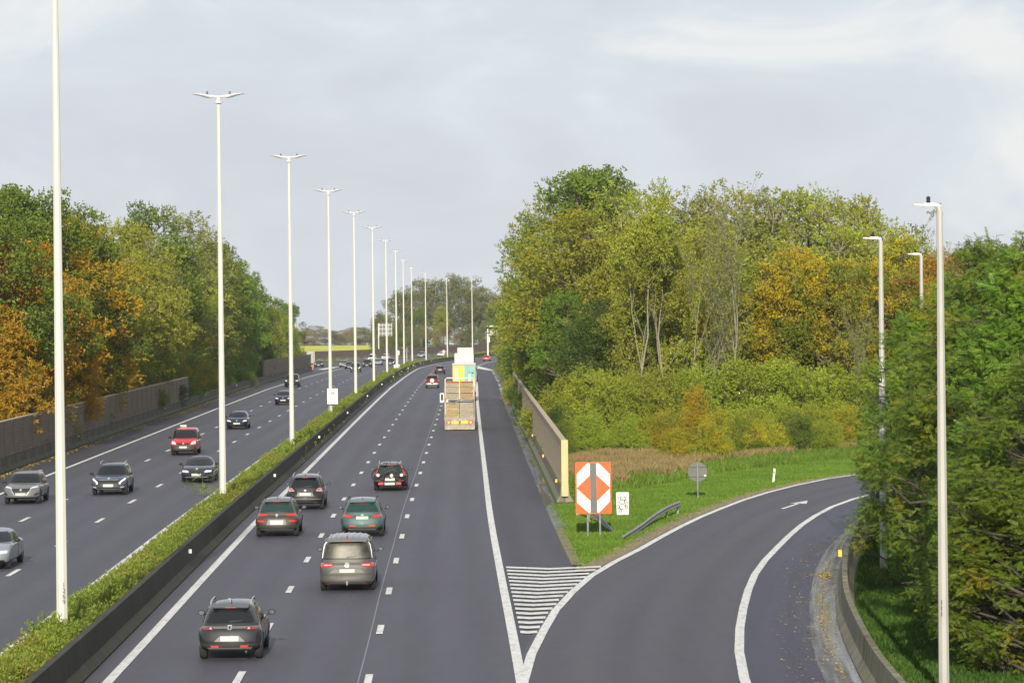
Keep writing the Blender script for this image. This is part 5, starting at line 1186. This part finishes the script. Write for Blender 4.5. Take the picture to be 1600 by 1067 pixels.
def shrub(name, seed, H=5., Wd=3.0, nc=34, per=95, lsize=.115, spikes=10, T=None, dome=1.0):
    g = np.random.default_rng(seed); T = T if T is not None else sprig(8, lsize, lsize * .5, lsize * 2.3, seed); limbs = []; Vl = []
    for i in range(nc):
        a_ = g.uniform(0, 2 * math.pi); q = g.uniform(0, 1) ** .55; lump = 1 + .2 * math.sin(2 * a_ + seed) + .12 * math.sin(5 * a_); r_ = Wd * q * lump * .85; zt_ = H * (1 - .75 * (q ** 2.2)) * g.uniform(.25, .95)
        c_ = np.array([r_ * math.cos(a_), r_ * math.sin(a_), max(.3, zt_)]); rc = Wd * g.uniform(.2, .34); n = int(per * (rc / (Wd * .28)) ** 2); d = ball(g, n)
        P_ = c_ + d * (rc * g.uniform(.15, 1, n) ** .5)[:, None] * np.array([1.1, 1.1, .85]); P_[:, 2] = np.abs(P_[:, 2]) + .03
        V_, _ = spread_template(T, P_, unit(d + .6 * g.normal(size=(n, 3)) + np.array([0, 0, .35])), unit(np.array([0, 0, .5]) + .8 * unit(d + .6 * unit(c_ * np.array([1, 1, 0]) + 1e-6)) + .45 * g.normal(size=(n, 3))), g.uniform(.7, 1.3, n)); Vl.append(V_)
        limbs.append((curve((g.normal() * .3, g.normal() * .3, -.1), c_, g, 4, .1), [.045, .035, .025, .012], 4))
    for i in range(spikes):
        a_ = g.uniform(0, 2 * math.pi); q = g.uniform(0, .8); b = np.array([Wd * q * math.cos(a_), Wd * q * math.sin(a_), H * .55 * (1 - .5 * q * q)]); e_ = b + np.array([g.normal() * .35, g.normal() * .35, H * g.uniform(.25, .5)])
        limbs.append((curve(b, e_, g, 4, .06), [.025, .02, .015, .006], 3)); n = 16; t = g.uniform(.1, 1, n)[:, None]
        V_, _ = spread_template(T, b + (e_ - b) * t + g.normal(size=(n, 3)) * .08, unit(g.normal(size=(n, 3)) + np.array([0, 0, .5])), unit(np.array([0, 0, 1.]) + .5 * g.normal(size=(n, 3))), g.uniform(.5, 1., n)); Vl.append(V_)
    finish(name, Vl, limbs, M['bark_dark'])
PIN = pinnate(6, .23, .034, .056)
leafy_tree('broad1', 11); leafy_tree('broad2', 23, 18, 4.2, .06, 80, 50); leafy_tree('broad3', 37, 18, 5.0, .15, 72, 54, .26); leafy_tree('tall1', 41, 20, 3.6, .1, 80, 56, .24)
leafy_tree('airy1', 51, 18, 4.4, .22, 62, 34, .22, None, M['bark_pale'], .25); leafy_tree('airy2', 53, 18, 4.0, .25, 66, 30, .22, None, M['bark_pale'], .3)
branching_tree('open1', 61, 19, .46, 5, .85); branching_tree('open2', 67, 19, .40, 5, .8); branching_tree('bare1', 71, 19, .40, 5, .07); branching_tree('bare2', 73, 19, .36, 5, .10, None, None, .22, 2)
shrub('shrub1', 81); shrub('shrub2', 83, 5, 2.6, 30, 95, .11, 16); shrub('shrub3', 87, 5, 3.4, 40, 95, .12, 8); shrub('shrub4', 89, 3, 2.2, 30, 95, .10, 12)
leafy_tree('robinia1', 91, 11, 2.9, .04, 140, 225, .2, PIN, M['bark_dark'], .03, .8, (.13, .30), .35); leafy_tree('robinia2', 97, 11, 2.6, .06, 140, 225, .2, PIN, M['bark_dark'], .03, .9, (.13, .30), .35)
def plant(name, proto, loc, h, h0, lf, rz, label, cat, group, wide=1.0, bark=None):
    r_ = empty(name, loc, rz, label, cat, group); k = h / h0; r_.scale = (k * wide, k * wide, k); p_ = PROTO[proto]
    for o, nm in ((p_.crown, 'crown' if cat == 'tree' else 'foliage'), (p_.trunk, 'trunk' if cat == 'tree' else 'stems')):
        c_ = o.copy(); c_.name = nm; C.objects.link(c_); c_.parent = r_
        if o is p_.crown: c_.material_slots[0].link = 'OBJECT'; c_.material_slots[0].material = LEAF[lf]
        elif bark: c_.material_slots[0].link = 'OBJECT'; c_.material_slots[0].material = bark
    return r_
H0 = dict(broad1=18, broad2=18, broad3=18, tall1=20, airy1=18, airy2=18, open1=19, open2=19, bare1=19, bare2=19, shrub1=6, shrub2=6, shrub3=6, shrub4=3.6, robinia1=11.3, robinia2=11.3)
LOOK = dict(green='mid-green leafy', dark='dark green dense', olive='olive-green', grey='grey-olive', autumn='green and gold autumn', orange='orange-brown autumn', yellow='yellow autumn', shrub='bright green', shrub_yellow='yellow-green', robinia='feathery dark green', far='hazy green', brown='brownish')
CNT = {}
def fit(q):
    px, py, Y, proto, lf, wide = q
    k = .38 if proto.startswith('shrub') else .24
    for _ in range(12):
        x, y, z_ = at(px, py, Y); rad = (z_ - zg(Y)) * k * wide * (.8 if proto[:4] in ('open', 'bare') else 1)
        if px < 470:
            lim = ref(Y, -19.4)[0] - rad * .62
            if x > lim and Y < 560: Y = Y * (1 + .03)
        elif Y < 545 and px < 900:
            lim = ref(Y, 15.3)[0] + rad * .62
            if x < lim: px += (lim - x) * F / Y * .6
    return (px, py, Y, proto, lf, wide)
def row(items, where, group, cat='tree'):
    """items: (photo x, photo y of the top, distance, prototype, leaf, widening)"""
    tally = {}; items = [fit(q) for q in items]
    items = sorted(items, key=lambda q: q[0])
    for px, py, Y, proto, lf, wide in items: 
        k = (lf, proto[:4] in ('open', 'bare')); tally[k] = tally.get(k, 0) + 1
    seen = {}
    for i, (px, py, Y, proto, lf, wide) in enumerate(items):
        k = (lf, proto[:4] in ('open', 'bare')); seen[k] = seen.get(k, 0) + 1
        x, y, zt_ = at(px, py, Y); z0 = zg(y); h = zt_ - z0
        look = LOOK[lf]
        if proto[:4] == 'open': look = 'open ' + look + ' pale-limbed'
        if proto[:4] == 'bare': look = 'nearly bare pale-twigged'
        pos = '' if tally[k] == 1 else f'{ordn(seen[k] - 1)} '; fl_ = '' if tally[k] == 1 else ' from the left'
        plant({'tree': 'tree', 'shrub': 'shrub'}[cat] if not proto.startswith('rob') else 'feathery_tree', proto, (x, y, z0), h, H0[proto], lf, (px * 1.7 + Y) % 6.28, f'{pos}{look} {cat}{fl_} {where}', cat, group, wide)
# right-hand wood: front row, middle and back rows
row([(812, 440, 395, 'broad2', 'olive', .8), (834, 372, 330, 'broad1', 'green', 1), (862, 300, 285, 'airy2', 'olive', 1), (898, 268, 262, 'broad2', 'green', 1.0), (935, 266, 268, 'tall1', 'green', 1.15), (975, 292, 258, 'airy1', 'olive', 1.1), (1035, 296, 262, 'airy2', 'grey', 1.1),
     (1085, 300, 266, 'airy1', 'grey', 1.1), (1130, 296, 262, 'airy2', 'olive', 1), (1175, 292, 268, 'airy1', 'olive', 1.1), (1215, 298, 262, 'airy2', 'grey', 1.1), (1258, 302, 266, 'broad3', 'olive', 1), (1300, 306, 262, 'airy1', 'olive', 1.1), (1345, 312, 268, 'broad1', 'olive', 1), (1390, 345, 262, 'airy2', 'olive', 1), (1440, 395, 262, 'broad1', 'olive', 1), (1490, 385, 262, 'airy1', 'olive', 1), (1540, 380, 262, 'broad2', 'green', 1), (1595, 375, 262, 'airy2', 'olive', 1)],
    'in the right wood\'s back row', 'trees of the right-hand wood')
row([(800, 400, 400, 'broad1', 'olive', .9), (842, 400, 295, 'airy1', 'olive', 1), (868, 352, 256, 'airy1', 'olive', 1.05), (915, 330, 246, 'broad3', 'olive', 1.05), (950, 372, 243, 'broad1', 'olive', .9), (1010, 340, 248, 'broad2', 'olive', 1), (1060, 362, 246, 'broad3', 'olive', .95), (1108, 345, 250, 'airy1', 'olive', 1), (1240, 350, 250, 'airy2', 'olive', 1), (1310, 350, 248, 'airy1', 'olive', 1), (1362, 355, 250, 'airy2', 'olive', 1), (1408, 366, 250, 'broad2', 'yellow', .8), (1465, 402, 248, 'broad3', 'orange', 1)],
    'in the right wood\'s middle row', 'trees of the right-hand wood')
row([(812, 500, 318, 'broad3', 'dark', .9), (845, 470, 262, 'broad1', 'green', .9), (882, 455, 240, 'broad2', 'green', 1.1), (930, 470, 232, 'broad1', 'dark', 1.05), (985, 475, 231, 'broad3', 'green', 1.05), (1030, 445, 234, 'airy2', 'olive', .95), (1065, 425, 236, 'broad2', 'autumn', .9), (1112, 430, 238, 'airy2', 'grey', .9), (1165, 425, 236, 'broad1', 'olive', .9), (1205, 405, 235, 'broad2', 'autumn', .9), (1242, 392, 234, 'broad3', 'yellow', .95), (1290, 405, 232, 'broad2', 'autumn', 1), (1335, 400, 233, 'airy1', 'yellow', 1.05), (1378, 412, 231, 'broad3', 'autumn', .95), (1420, 430, 232, 'broad2', 'orange', .9), (1465, 440, 232, 'broad1', 'olive', .9)],
    'in the right wood\'s front row', 'trees of the right-hand wood')
row([(990, 284, 224, 'open1', 'olive', .8), (1040, 330, 226, 'open2', 'olive', .8), (1085, 300, 222, 'bare2', 'grey', .6), (1148, 268, 222, 'bare1', 'grey', .8), (1345, 470, 214, 'bare1', 'grey', .8), (1445, 318, 256, 'bare2', 'grey', 1.15), (806, 352, 380, 'bare1', 'grey', .7)],
    'at the edge of the right wood', 'pale open trees of the right-hand wood')
# undergrowth
sh = []
for px, py, Y, pr, lf, w_ in [(1010, 540, 214, 'shrub1', 'shrub', 1.1), (880, 560, 222, 'shrub2', 'shrub', 1.1), (930, 539, 216, 'shrub3', 'shrub', 1.1), (965, 545, 212, 'shrub1', 'shrub', 1), (1060, 547, 212, 'shrub3', 'shrub', 1.1), (1100, 537, 214, 'shrub1', 'shrub', 1.1), (1150, 525, 214, 'shrub2', 'shrub', 1.1), (1195, 523, 214, 'shrub3', 'shrub', 1.1), (1245, 527, 214, 'shrub1', 'shrub', 1.1), (1290, 537, 216, 'shrub2', 'shrub', 1.1), (1335, 544, 214, 'shrub3', 'shrub', 1.1), (1385, 547, 218, 'shrub1', 'shrub', 1.1), (1430, 547, 220, 'shrub2', 'shrub_yellow', 1.1),
    (880, 640, 208, 'shrub1', 'shrub', .9), (925, 625, 204, 'shrub2', 'shrub', 1), (985, 632, 202, 'shrub3', 'shrub', 1), (1040, 622, 203, 'shrub1', 'shrub_yellow', 1), (1090, 575, 206, 'shrub2', 'yellow', .55), (1120, 620, 203, 'shrub3', 'shrub_yellow', 1), (1175, 615, 205, 'shrub1', 'shrub', 1), (1225, 612, 206, 'shrub2', 'shrub', 1), (1275, 610, 207, 'shrub3', 'shrub', 1), (1320, 615, 208, 'shrub1', 'shrub_yellow', 1),
    (905, 668, 206, 'shrub4', 'shrub', .9), (950, 660, 209, 'shrub2', 'shrub', 1), (1000, 655, 206, 'shrub4', 'shrub_yellow', 1), (1055, 655, 190, 'shrub2', 'shrub_yellow', 1), (1110, 640, 192, 'shrub2', 'shrub_yellow', 1), (1160, 630, 196, 'shrub1', 'autumn', 1), (1205, 636, 199.5, 'shrub3', 'shrub_yellow', 1), (1250, 628, 200, 'shrub2', 'green', 1), (1295, 640, 200, 'shrub1', 'shrub', .9)]: sh.append((px, py, Y, pr, lf, w_))
row([q for q in sh if q[2] >= 210], 'in the undergrowth\'s back band, right wood', 'shrubs before the right-hand wood', 'shrub')
row([q for q in sh if 200 < q[2] < 210 and not (q[2] in (206, 209) and q[0] < 1010)], 'in the undergrowth\'s middle band, right wood', 'shrubs before the right-hand wood', 'shrub')
row([q for q in sh if q[2] <= 200 or (q[2] in (206, 209) and q[0] < 1010)], 'at the dry grass edge', 'shrubs before the right-hand wood', 'shrub')
row([(x_, y_, Y_, 'shrub%d' % (1 + i % 3), ['green', 'shrub', 'shrub_yellow', 'dark'][(i * 3) % 4], .8) for i, (x_, y_, Y_) in enumerate([(868, 640, 192), (866, 615, 208), (856, 590, 226), (846, 570, 244), (838, 552, 262), (828, 540, 284), (818, 535, 306), (812, 548, 330), (800, 548, 360), (793, 552, 395), (788, 545, 430), (784, 540, 470), (782, 545, 520)])],
    'growing behind the right noise wall', 'shrubs behind the right noise wall', 'shrub')
# left row behind the noise walls
row([(-30, 300, 205, 'broad3', 'green', 1), (15, 296, 225, 'tall1', 'green', 1.2), (60, 302, 228, 'broad1', 'green', 1), (110, 322, 236, 'broad2', 'green', 1), (160, 318, 250, 'bare2', 'grey', 1), (150, 345, 262, 'airy1', 'olive', 1), (200, 352, 268, 'broad3', 'olive', .9), (240, 322, 285, 'broad1', 'green', 1.05), (275, 328, 300, 'airy1', 'grey', 1.1), (305, 352, 318, 'airy2', 'grey', 1), (338, 382, 350, 'tall1', 'green', 1.1), (365, 405, 378, 'broad2', 'green', .9), (388, 428, 405, 'broad1', 'green', .9), (408, 462, 430, 'broad3', 'green', .9), (432, 466, 470, 'broad2', 'green', .9), (452, 475, 505, 'tall1', 'green', 1.0)],
    'towering behind the left wall', 'trees of the left-hand row')
row([(-15, 385, 193, 'broad1', 'orange', 1.05), (30, 378, 196, 'broad3', 'orange', .95), (75, 352, 216, 'broad2', 'orange', .95), (120, 348, 222, 'broad1', 'orange', 1), (165, 372, 240, 'broad3', 'autumn', .9), (205, 400, 255, 'broad2', 'autumn', .9), (245, 395, 268, 'airy2', 'grey', 1), (285, 385, 285, 'airy1', 'olive', 1.05), (318, 410, 306, 'broad2', 'grey', .9), (372, 440, 362, 'broad3', 'green', .9), (400, 476, 410, 'broad1', 'olive', .9), (424, 478, 440, 'broad2', 'autumn', .8), (445, 490, 480, 'broad3', 'olive', .8)],
    'in the front of the left row', 'trees of the left-hand row')
row([(-5, 480, 184, 'broad2', 'orange', 1.1), (45, 500, 190, 'broad1', 'orange', 1.1), (90, 490, 203, 'broad3', 'orange', 1), (140, 480, 218, 'broad2', 'green', 1.1), (190, 500, 236, 'broad1', 'green', 1.1), (225, 490, 252, 'broad3', 'green', 1), (262, 470, 268, 'broad1', 'olive', .8), (300, 500, 300, 'broad3', 'autumn', .9), (340, 480, 335, 'broad1', 'green', 1), (375, 500, 372, 'broad2', 'green', .9), (410, 510, 420, 'broad1', 'green', .9)],
    'low against the left noise wall', 'low trees over the left noise wall')
row([(20, 585, 184, 'shrub1', 'dark', 1), (70, 570, 196, 'shrub3', 'autumn', 1), (120, 560, 210, 'shrub2', 'dark', 1), (165, 560, 226, 'shrub1', 'dark', 1), (205, 550, 243, 'shrub3', 'green', 1), (240, 545, 260, 'shrub2', 'dark', 1), (275, 545, 280, 'shrub1', 'green', 1), (297, 560, 306, 'shrub2', 'orange', .7), (318, 545, 322, 'shrub1', 'shrub', .8), (335, 560, 340, 'shrub3', 'shrub', .8), (350, 570, 356, 'shrub2', 'shrub', .9), (365, 540, 385, 'shrub1', 'green', 1), (395, 540, 425, 'shrub3', 'green', 1), (430, 530, 470, 'shrub1', 'green', 1), (455, 525, 515, 'shrub2', 'green', 1)],
    'behind the left wall', 'shrubs behind the left noise walls', 'shrub')
# wood behind the far bend
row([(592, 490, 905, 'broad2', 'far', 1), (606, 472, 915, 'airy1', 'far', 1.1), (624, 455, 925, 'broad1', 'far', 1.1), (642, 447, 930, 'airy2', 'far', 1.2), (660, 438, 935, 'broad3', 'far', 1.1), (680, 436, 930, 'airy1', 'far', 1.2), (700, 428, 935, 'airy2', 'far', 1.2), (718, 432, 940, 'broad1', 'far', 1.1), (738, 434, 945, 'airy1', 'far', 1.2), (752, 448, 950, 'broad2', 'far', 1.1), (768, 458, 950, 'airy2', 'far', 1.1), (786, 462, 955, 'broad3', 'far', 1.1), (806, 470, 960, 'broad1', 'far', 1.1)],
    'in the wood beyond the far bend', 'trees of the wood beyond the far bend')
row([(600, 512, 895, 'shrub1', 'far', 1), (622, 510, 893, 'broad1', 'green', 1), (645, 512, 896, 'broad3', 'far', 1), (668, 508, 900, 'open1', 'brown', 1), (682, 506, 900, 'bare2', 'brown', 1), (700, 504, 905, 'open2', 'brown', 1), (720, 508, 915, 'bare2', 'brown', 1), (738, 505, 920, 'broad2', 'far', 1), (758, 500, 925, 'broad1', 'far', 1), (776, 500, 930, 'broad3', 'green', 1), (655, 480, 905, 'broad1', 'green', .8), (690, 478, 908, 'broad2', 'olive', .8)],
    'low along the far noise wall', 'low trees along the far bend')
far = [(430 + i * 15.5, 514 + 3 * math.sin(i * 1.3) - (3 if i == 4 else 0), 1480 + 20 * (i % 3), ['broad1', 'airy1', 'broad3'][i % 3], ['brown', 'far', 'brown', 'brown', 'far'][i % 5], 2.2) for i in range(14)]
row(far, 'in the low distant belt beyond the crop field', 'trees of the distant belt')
# feathery trees on the right, near
row([(1432, 470, 104, 'robinia1', 'robinia', .85), (1500, 395, 97, 'robinia2', 'robinia', .85), (1560, 348, 90, 'robinia1', 'robinia', .85), (1625, 325, 84, 'robinia2', 'robinia', .9), (1398, 540, 121, 'robinia2', 'robinia', .85), (1470, 455, 128, 'robinia1', 'robinia', .9), (1545, 400, 122, 'robinia2', 'robinia', .9), (1610, 370, 112, 'robinia1', 'robinia', .9), (1548, 620, 86, 'robinia2', 'robinia', 1.0), (1590, 560, 80, 'robinia1', 'robinia', 1.0), (1650, 520, 78, 'robinia1', 'robinia', 1.1), (1450, 620, 112, 'robinia2', 'robinia', 1.1), (1570, 700, 80, 'robinia1', 'robinia', 1.35), (1592, 770, 82, 'robinia2', 'robinia', 1.1)],
    'on the grass bank beyond the slip road', 'feathery trees on the right bank')

# ---- grass
def blades(name, P_, h0, h1, mat, per=3, w=.012, lean=.35, seed=1):
    g = np.random.default_rng(seed); P_ = np.repeat(np.asarray(P_), per, 0); n = len(P_); a_ = g.uniform(0, 6.283, n); h = g.uniform(h0, h1, n); P_ = P_ + np.c_[g.normal(size=(n, 2)) * .03, np.zeros(n)]
    dx = np.c_[np.cos(a_), np.sin(a_), np.zeros(n)]; b = g.uniform(0, 6.283, n); ln = (h * lean * g.uniform(.2, 1, n))[:, None] * np.c_[np.cos(b), np.sin(b), np.zeros(n)]
    up = np.c_[np.zeros((n, 2)), h]; ww = (w * (1 + h / h1))[:, None]
    V_ = np.stack([P_ - dx * ww, P_ + dx * ww, P_ + ln * .45 + up * .6 + dx * ww * .7, P_ + ln + up], 1).reshape(-1, 3)
    o = np_mesh(name, V_, np.arange(len(V_)).reshape(-1, 4), mat); o['kind'] = 'stuff'; return o
def scatter(n, inside, x0, x1, y0, y1, seed):
    g = np.random.default_rng(seed); o = []
    while len(o) < n:
        k = 4000; X = g.uniform(x0, x1, k); Y_ = g.uniform(y0, y1, k)
        o += [(x, y, zg(y) - .03) for x, y in zip(X, Y_) if inside(x, y)]
    return np.array(o[:n])
rl_y = RAMP_L.p[:, 1]; rl_x = RAMP_L.p[:, 0]
edge_y = lambda x: float(np.interp(x, [2, 7, 12, 16.5, 21, 40], [167, 171, 185, 193, 200, 215]))
def on_island(x, y): 
    if y < 112.5: return False
    return x > ref(y, 13.95 if y < 150 else 15.6)[0] + (.22 * math.sin(y * 3) + .14 * math.sin(y * 7.3) + .1) and x < np.interp(y, rl_y, rl_x) - .85 - .2 * math.sin(y * 2.1) and y < edge_y(x)
blades('lawn_grass', scatter(52000, on_island, 1.5, 34, 112, 205, 3), .05, .13, M['grass'], 4, .014)
dry_in = lambda x, y: x > ref(y, 15.8)[0] and edge_y(x) + float(np.interp(x, [9, 13], [0, 1.5])) - float(np.interp(x, [8, 12], [6, .8])) * math.sin(x * .7 + 1) ** 2 + float(np.interp(x, [8, 12], [5, 1.0])) * (math.sin(x * 2.3 + y * .8) * math.sin(x * 1.1 - y * .5)) < y < edge_y(x) + float(np.interp(x, [3, 8, 12, 20], [30, 26, 3.5, 2.5])) and (math.sin(x * 1.7 + .4 * y) + math.sin(y * .9 - x * .6) > -.55)
blades('dry_grass', scatter(17000, dry_in, 1.5, 34, 165, 232, 4), .15, .7, M['dry'], 6, .006, .55)
blades('rough_grass', scatter(8000, lambda x, y: x > ref(y, 15.7)[0] and edge_y(x) - 9 < y < edge_y(x) + 14, 1.5, 24, 150, 215, 8), .2, .5, M['grass'], 4, .014, .5)
def bank(x, y): 
    i = int(np.argmin(np.abs(GUT_O.p[:150, 1] - y))); return x > GUT_O.p[i, 0] + .75
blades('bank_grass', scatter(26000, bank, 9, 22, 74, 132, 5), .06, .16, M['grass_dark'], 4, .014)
def on_verge(x, y): i = int(np.argmin(np.hypot(RAMP_L.p[:, 0] - x, RAMP_L.p[:, 1] - y))); return .25 < np.hypot(RAMP_L.p[i, 0] - x, RAMP_L.p[i, 1] - y) < 1.2 and x < RAMP_L.p[i, 0] and y > 113
blades('verge_grass', scatter(2600, on_verge, 2, 30, 112, 186, 6), .04, .10, M['dry'], 3, .012)
# ---- plants of the median, reading as one overgrown mass
g = np.random.default_rng(12); Vl = []; TM = sprig(9, .07, .038, .22, 4); TM2 = sprig(9, .11, .04, .34, 6)
s_ = REF.sy(66); s_end = REF.sy(850); bushes = 0
while s_ < s_end:
    x, y, tx, ty = REF.at(s_, 0); near = y < 190
    amp = .5 + .5 * math.sin(s_ * .23) * math.sin(s_ * .071 + 1); hgt = (.35 + .85 * g.uniform()) * (.6 + .6 * amp); hgt = min(hgt, 1.35)
    off = g.uniform(-2.45, -1.45); rr = min(g.uniform(.38, .66), -.75 - off); cx_, cy_, _, _ = REF.at(s_, off); n = int((150 if near else 60) * rr / .55); lim_ = (3.28 + off - rr * .55) / 1.55 * g.uniform(.7, 1.25)
    if y > 97: hgt = min(hgt, max(.22, lim_))
    if y > 420: n = 18
    d = ball(g, n); d[:, 2] = np.abs(d[:, 2]) * .95 - .1; q = g.uniform(.25, 1, n) ** .4
    P_ = np.array([cx_, cy_, zg(cy_) + .1]) + d * q[:, None] * np.array([rr, rr * 1.4, hgt])
    P_[:, 0] = np.minimum(P_[:, 0], cx_ - 1.1 - off)
    V_, _ = spread_template(TM if g.uniform() < .65 else TM2, P_, unit(d + .5 * g.normal(size=(n, 3)) + np.array([0, 0, .5])), unit(np.array([0, 0, 1.]) + .5 * g.normal(size=(n, 3))), g.uniform(.7, 1.3, n) * (1 if near else 1.35 if y < 420 else 2.2)); Vl.append(V_)
    s_ += (.16 if near else .30) if y < 420 else .8
Vc = np.concatenate(Vl); o = np_mesh('median_plants', Vc, np.arange(len(Vc)).reshape(-1, 4), LEAF['median']); o['kind'] = 'stuff'
# sapling before the second lamp
sx, sy_ = ref(139, -2.35)[:2]; sp_ = empty('sapling', (sx, sy_, 0), 0, 'young feathery sapling rising from the median before the second lamp post', 'sapling')
tp = curve((0, 0, 0), (.1, 0, 2.35), g, 6, .04); m = MB(); m.tube(tp, list(np.linspace(.022, .008, 6)), 5); Pp = []; Dd = []
for i in range(15):
    z_ = g.uniform(1.0, 2.35); a_ = i * 2.4; d = np.array([math.cos(a_), math.sin(a_) * .7, .28]); L_ = .35 + .45 * (2.5 - z_); b = np.array([.05 * z_, 0, z_]); m.tube([tuple(b), tuple(b + d * L_)], [.008, .004], 3)
    for k in range(5): Pp.append(b + d * L_ * (k + 1) / 5); Dd.append(d + g.normal(size=3) * .35)
m.build('trunk', M['bark'], sp_); V_, _ = spread_template(pinnate(4, .30, .05, .09), np.array(Pp), np.array(Dd), np.tile([0, 0, 1.], (len(Pp), 1)), np.ones(len(Pp)) * 1.25); np_mesh('crown', V_, np.arange(len(V_)).reshape(-1, 4), LEAF['median'], sp_)
# ---- fallen leaves
def litter(name, P_, size, seed):
    g_ = np.random.default_rng(seed); n = len(P_); T = np.array([[0, 0, 0], [.5, .3, .06], [1, 0, 0], [.5, -.3, .06]]); V_, _ = spread_template(T, np.asarray(P_), np.c_[g_.normal(size=(n, 2)), np.zeros(n)], unit(np.array([0, 0, 1.]) + .35 * g_.normal(size=(n, 3))), g_.uniform(.6, 1.2, n) * size)
    o_ = np_mesh(name, V_, np.arange(len(V_)).reshape(-1, 4), M['fallen']); o_['kind'] = 'stuff'
Pl = []
for i in range(1500):
    s_ = RAMP_R.len * g.uniform(.06, .42); u_ = g.uniform() ** .55; a_ = RAMP_R.at(s_); j = int(np.argmin(np.hypot(GUT_O.p[:, 0] - a_[0] - 2, GUT_O.p[:, 1] - a_[1]))); b = GUT_O.p[j]; x = a_[0] + (b[0] - a_[0]) * (.25 + .75 * u_); y = a_[1] + (b[1] - a_[1]) * u_; Pl.append((x, y, .05))
for i in range(700):
    q = GUT_O.at(GUT_O.sy(g.uniform(76, 108)), -.35 - abs(g.normal() * .12)); Pl.append((q[0], q[1], .05))
for i in range(420):
    q = GUT_O.at(GUT_O.sy(108) + g.normal() * .5, -.15 - abs(g.normal() * .4)); Pl.append((q[0], q[1], .05 + .02 * g.uniform()))
litter('fallen_leaves', Pl, .07, 2)
Pl = []
for i in range(2600):
    q = ref(g.uniform(150, 400), -18.2 + abs(g.normal()) * .28); Pl.append((q[0], q[1], .05))
for i in range(500):
    q = ref(300 + g.normal() * 5, -18.1 + abs(g.normal()) * .5); Pl.append((q[0], q[1], .05))
litter('wall_foot_leaves', Pl, .16, 3)
# ---- the air: far things pale a little
m = MB(); m.box((0, 960, (-60 + 24) / 2), (900, 2100, 84)); hz = m.build('haze', MATS['ink'])
hm = bpy.data.materials.new('haze'); hm.use_nodes = True; hm.node_tree.nodes.clear(); ho = hm.node_tree.nodes.new('ShaderNodeOutputMaterial'); hv = hm.node_tree.nodes.new('ShaderNodeVolumePrincipled')
hv.inputs['Color'].default_value = (.86, .92, 1, 1); hv.inputs['Density'].default_value = .00007; hm.node_tree.links.new(hv.outputs[0], ho.inputs['Volume']); hz.data.materials.clear(); hz.data.materials.append(hm); hz['kind'] = 'stuff'
S.cycles.volume_bounces = 0
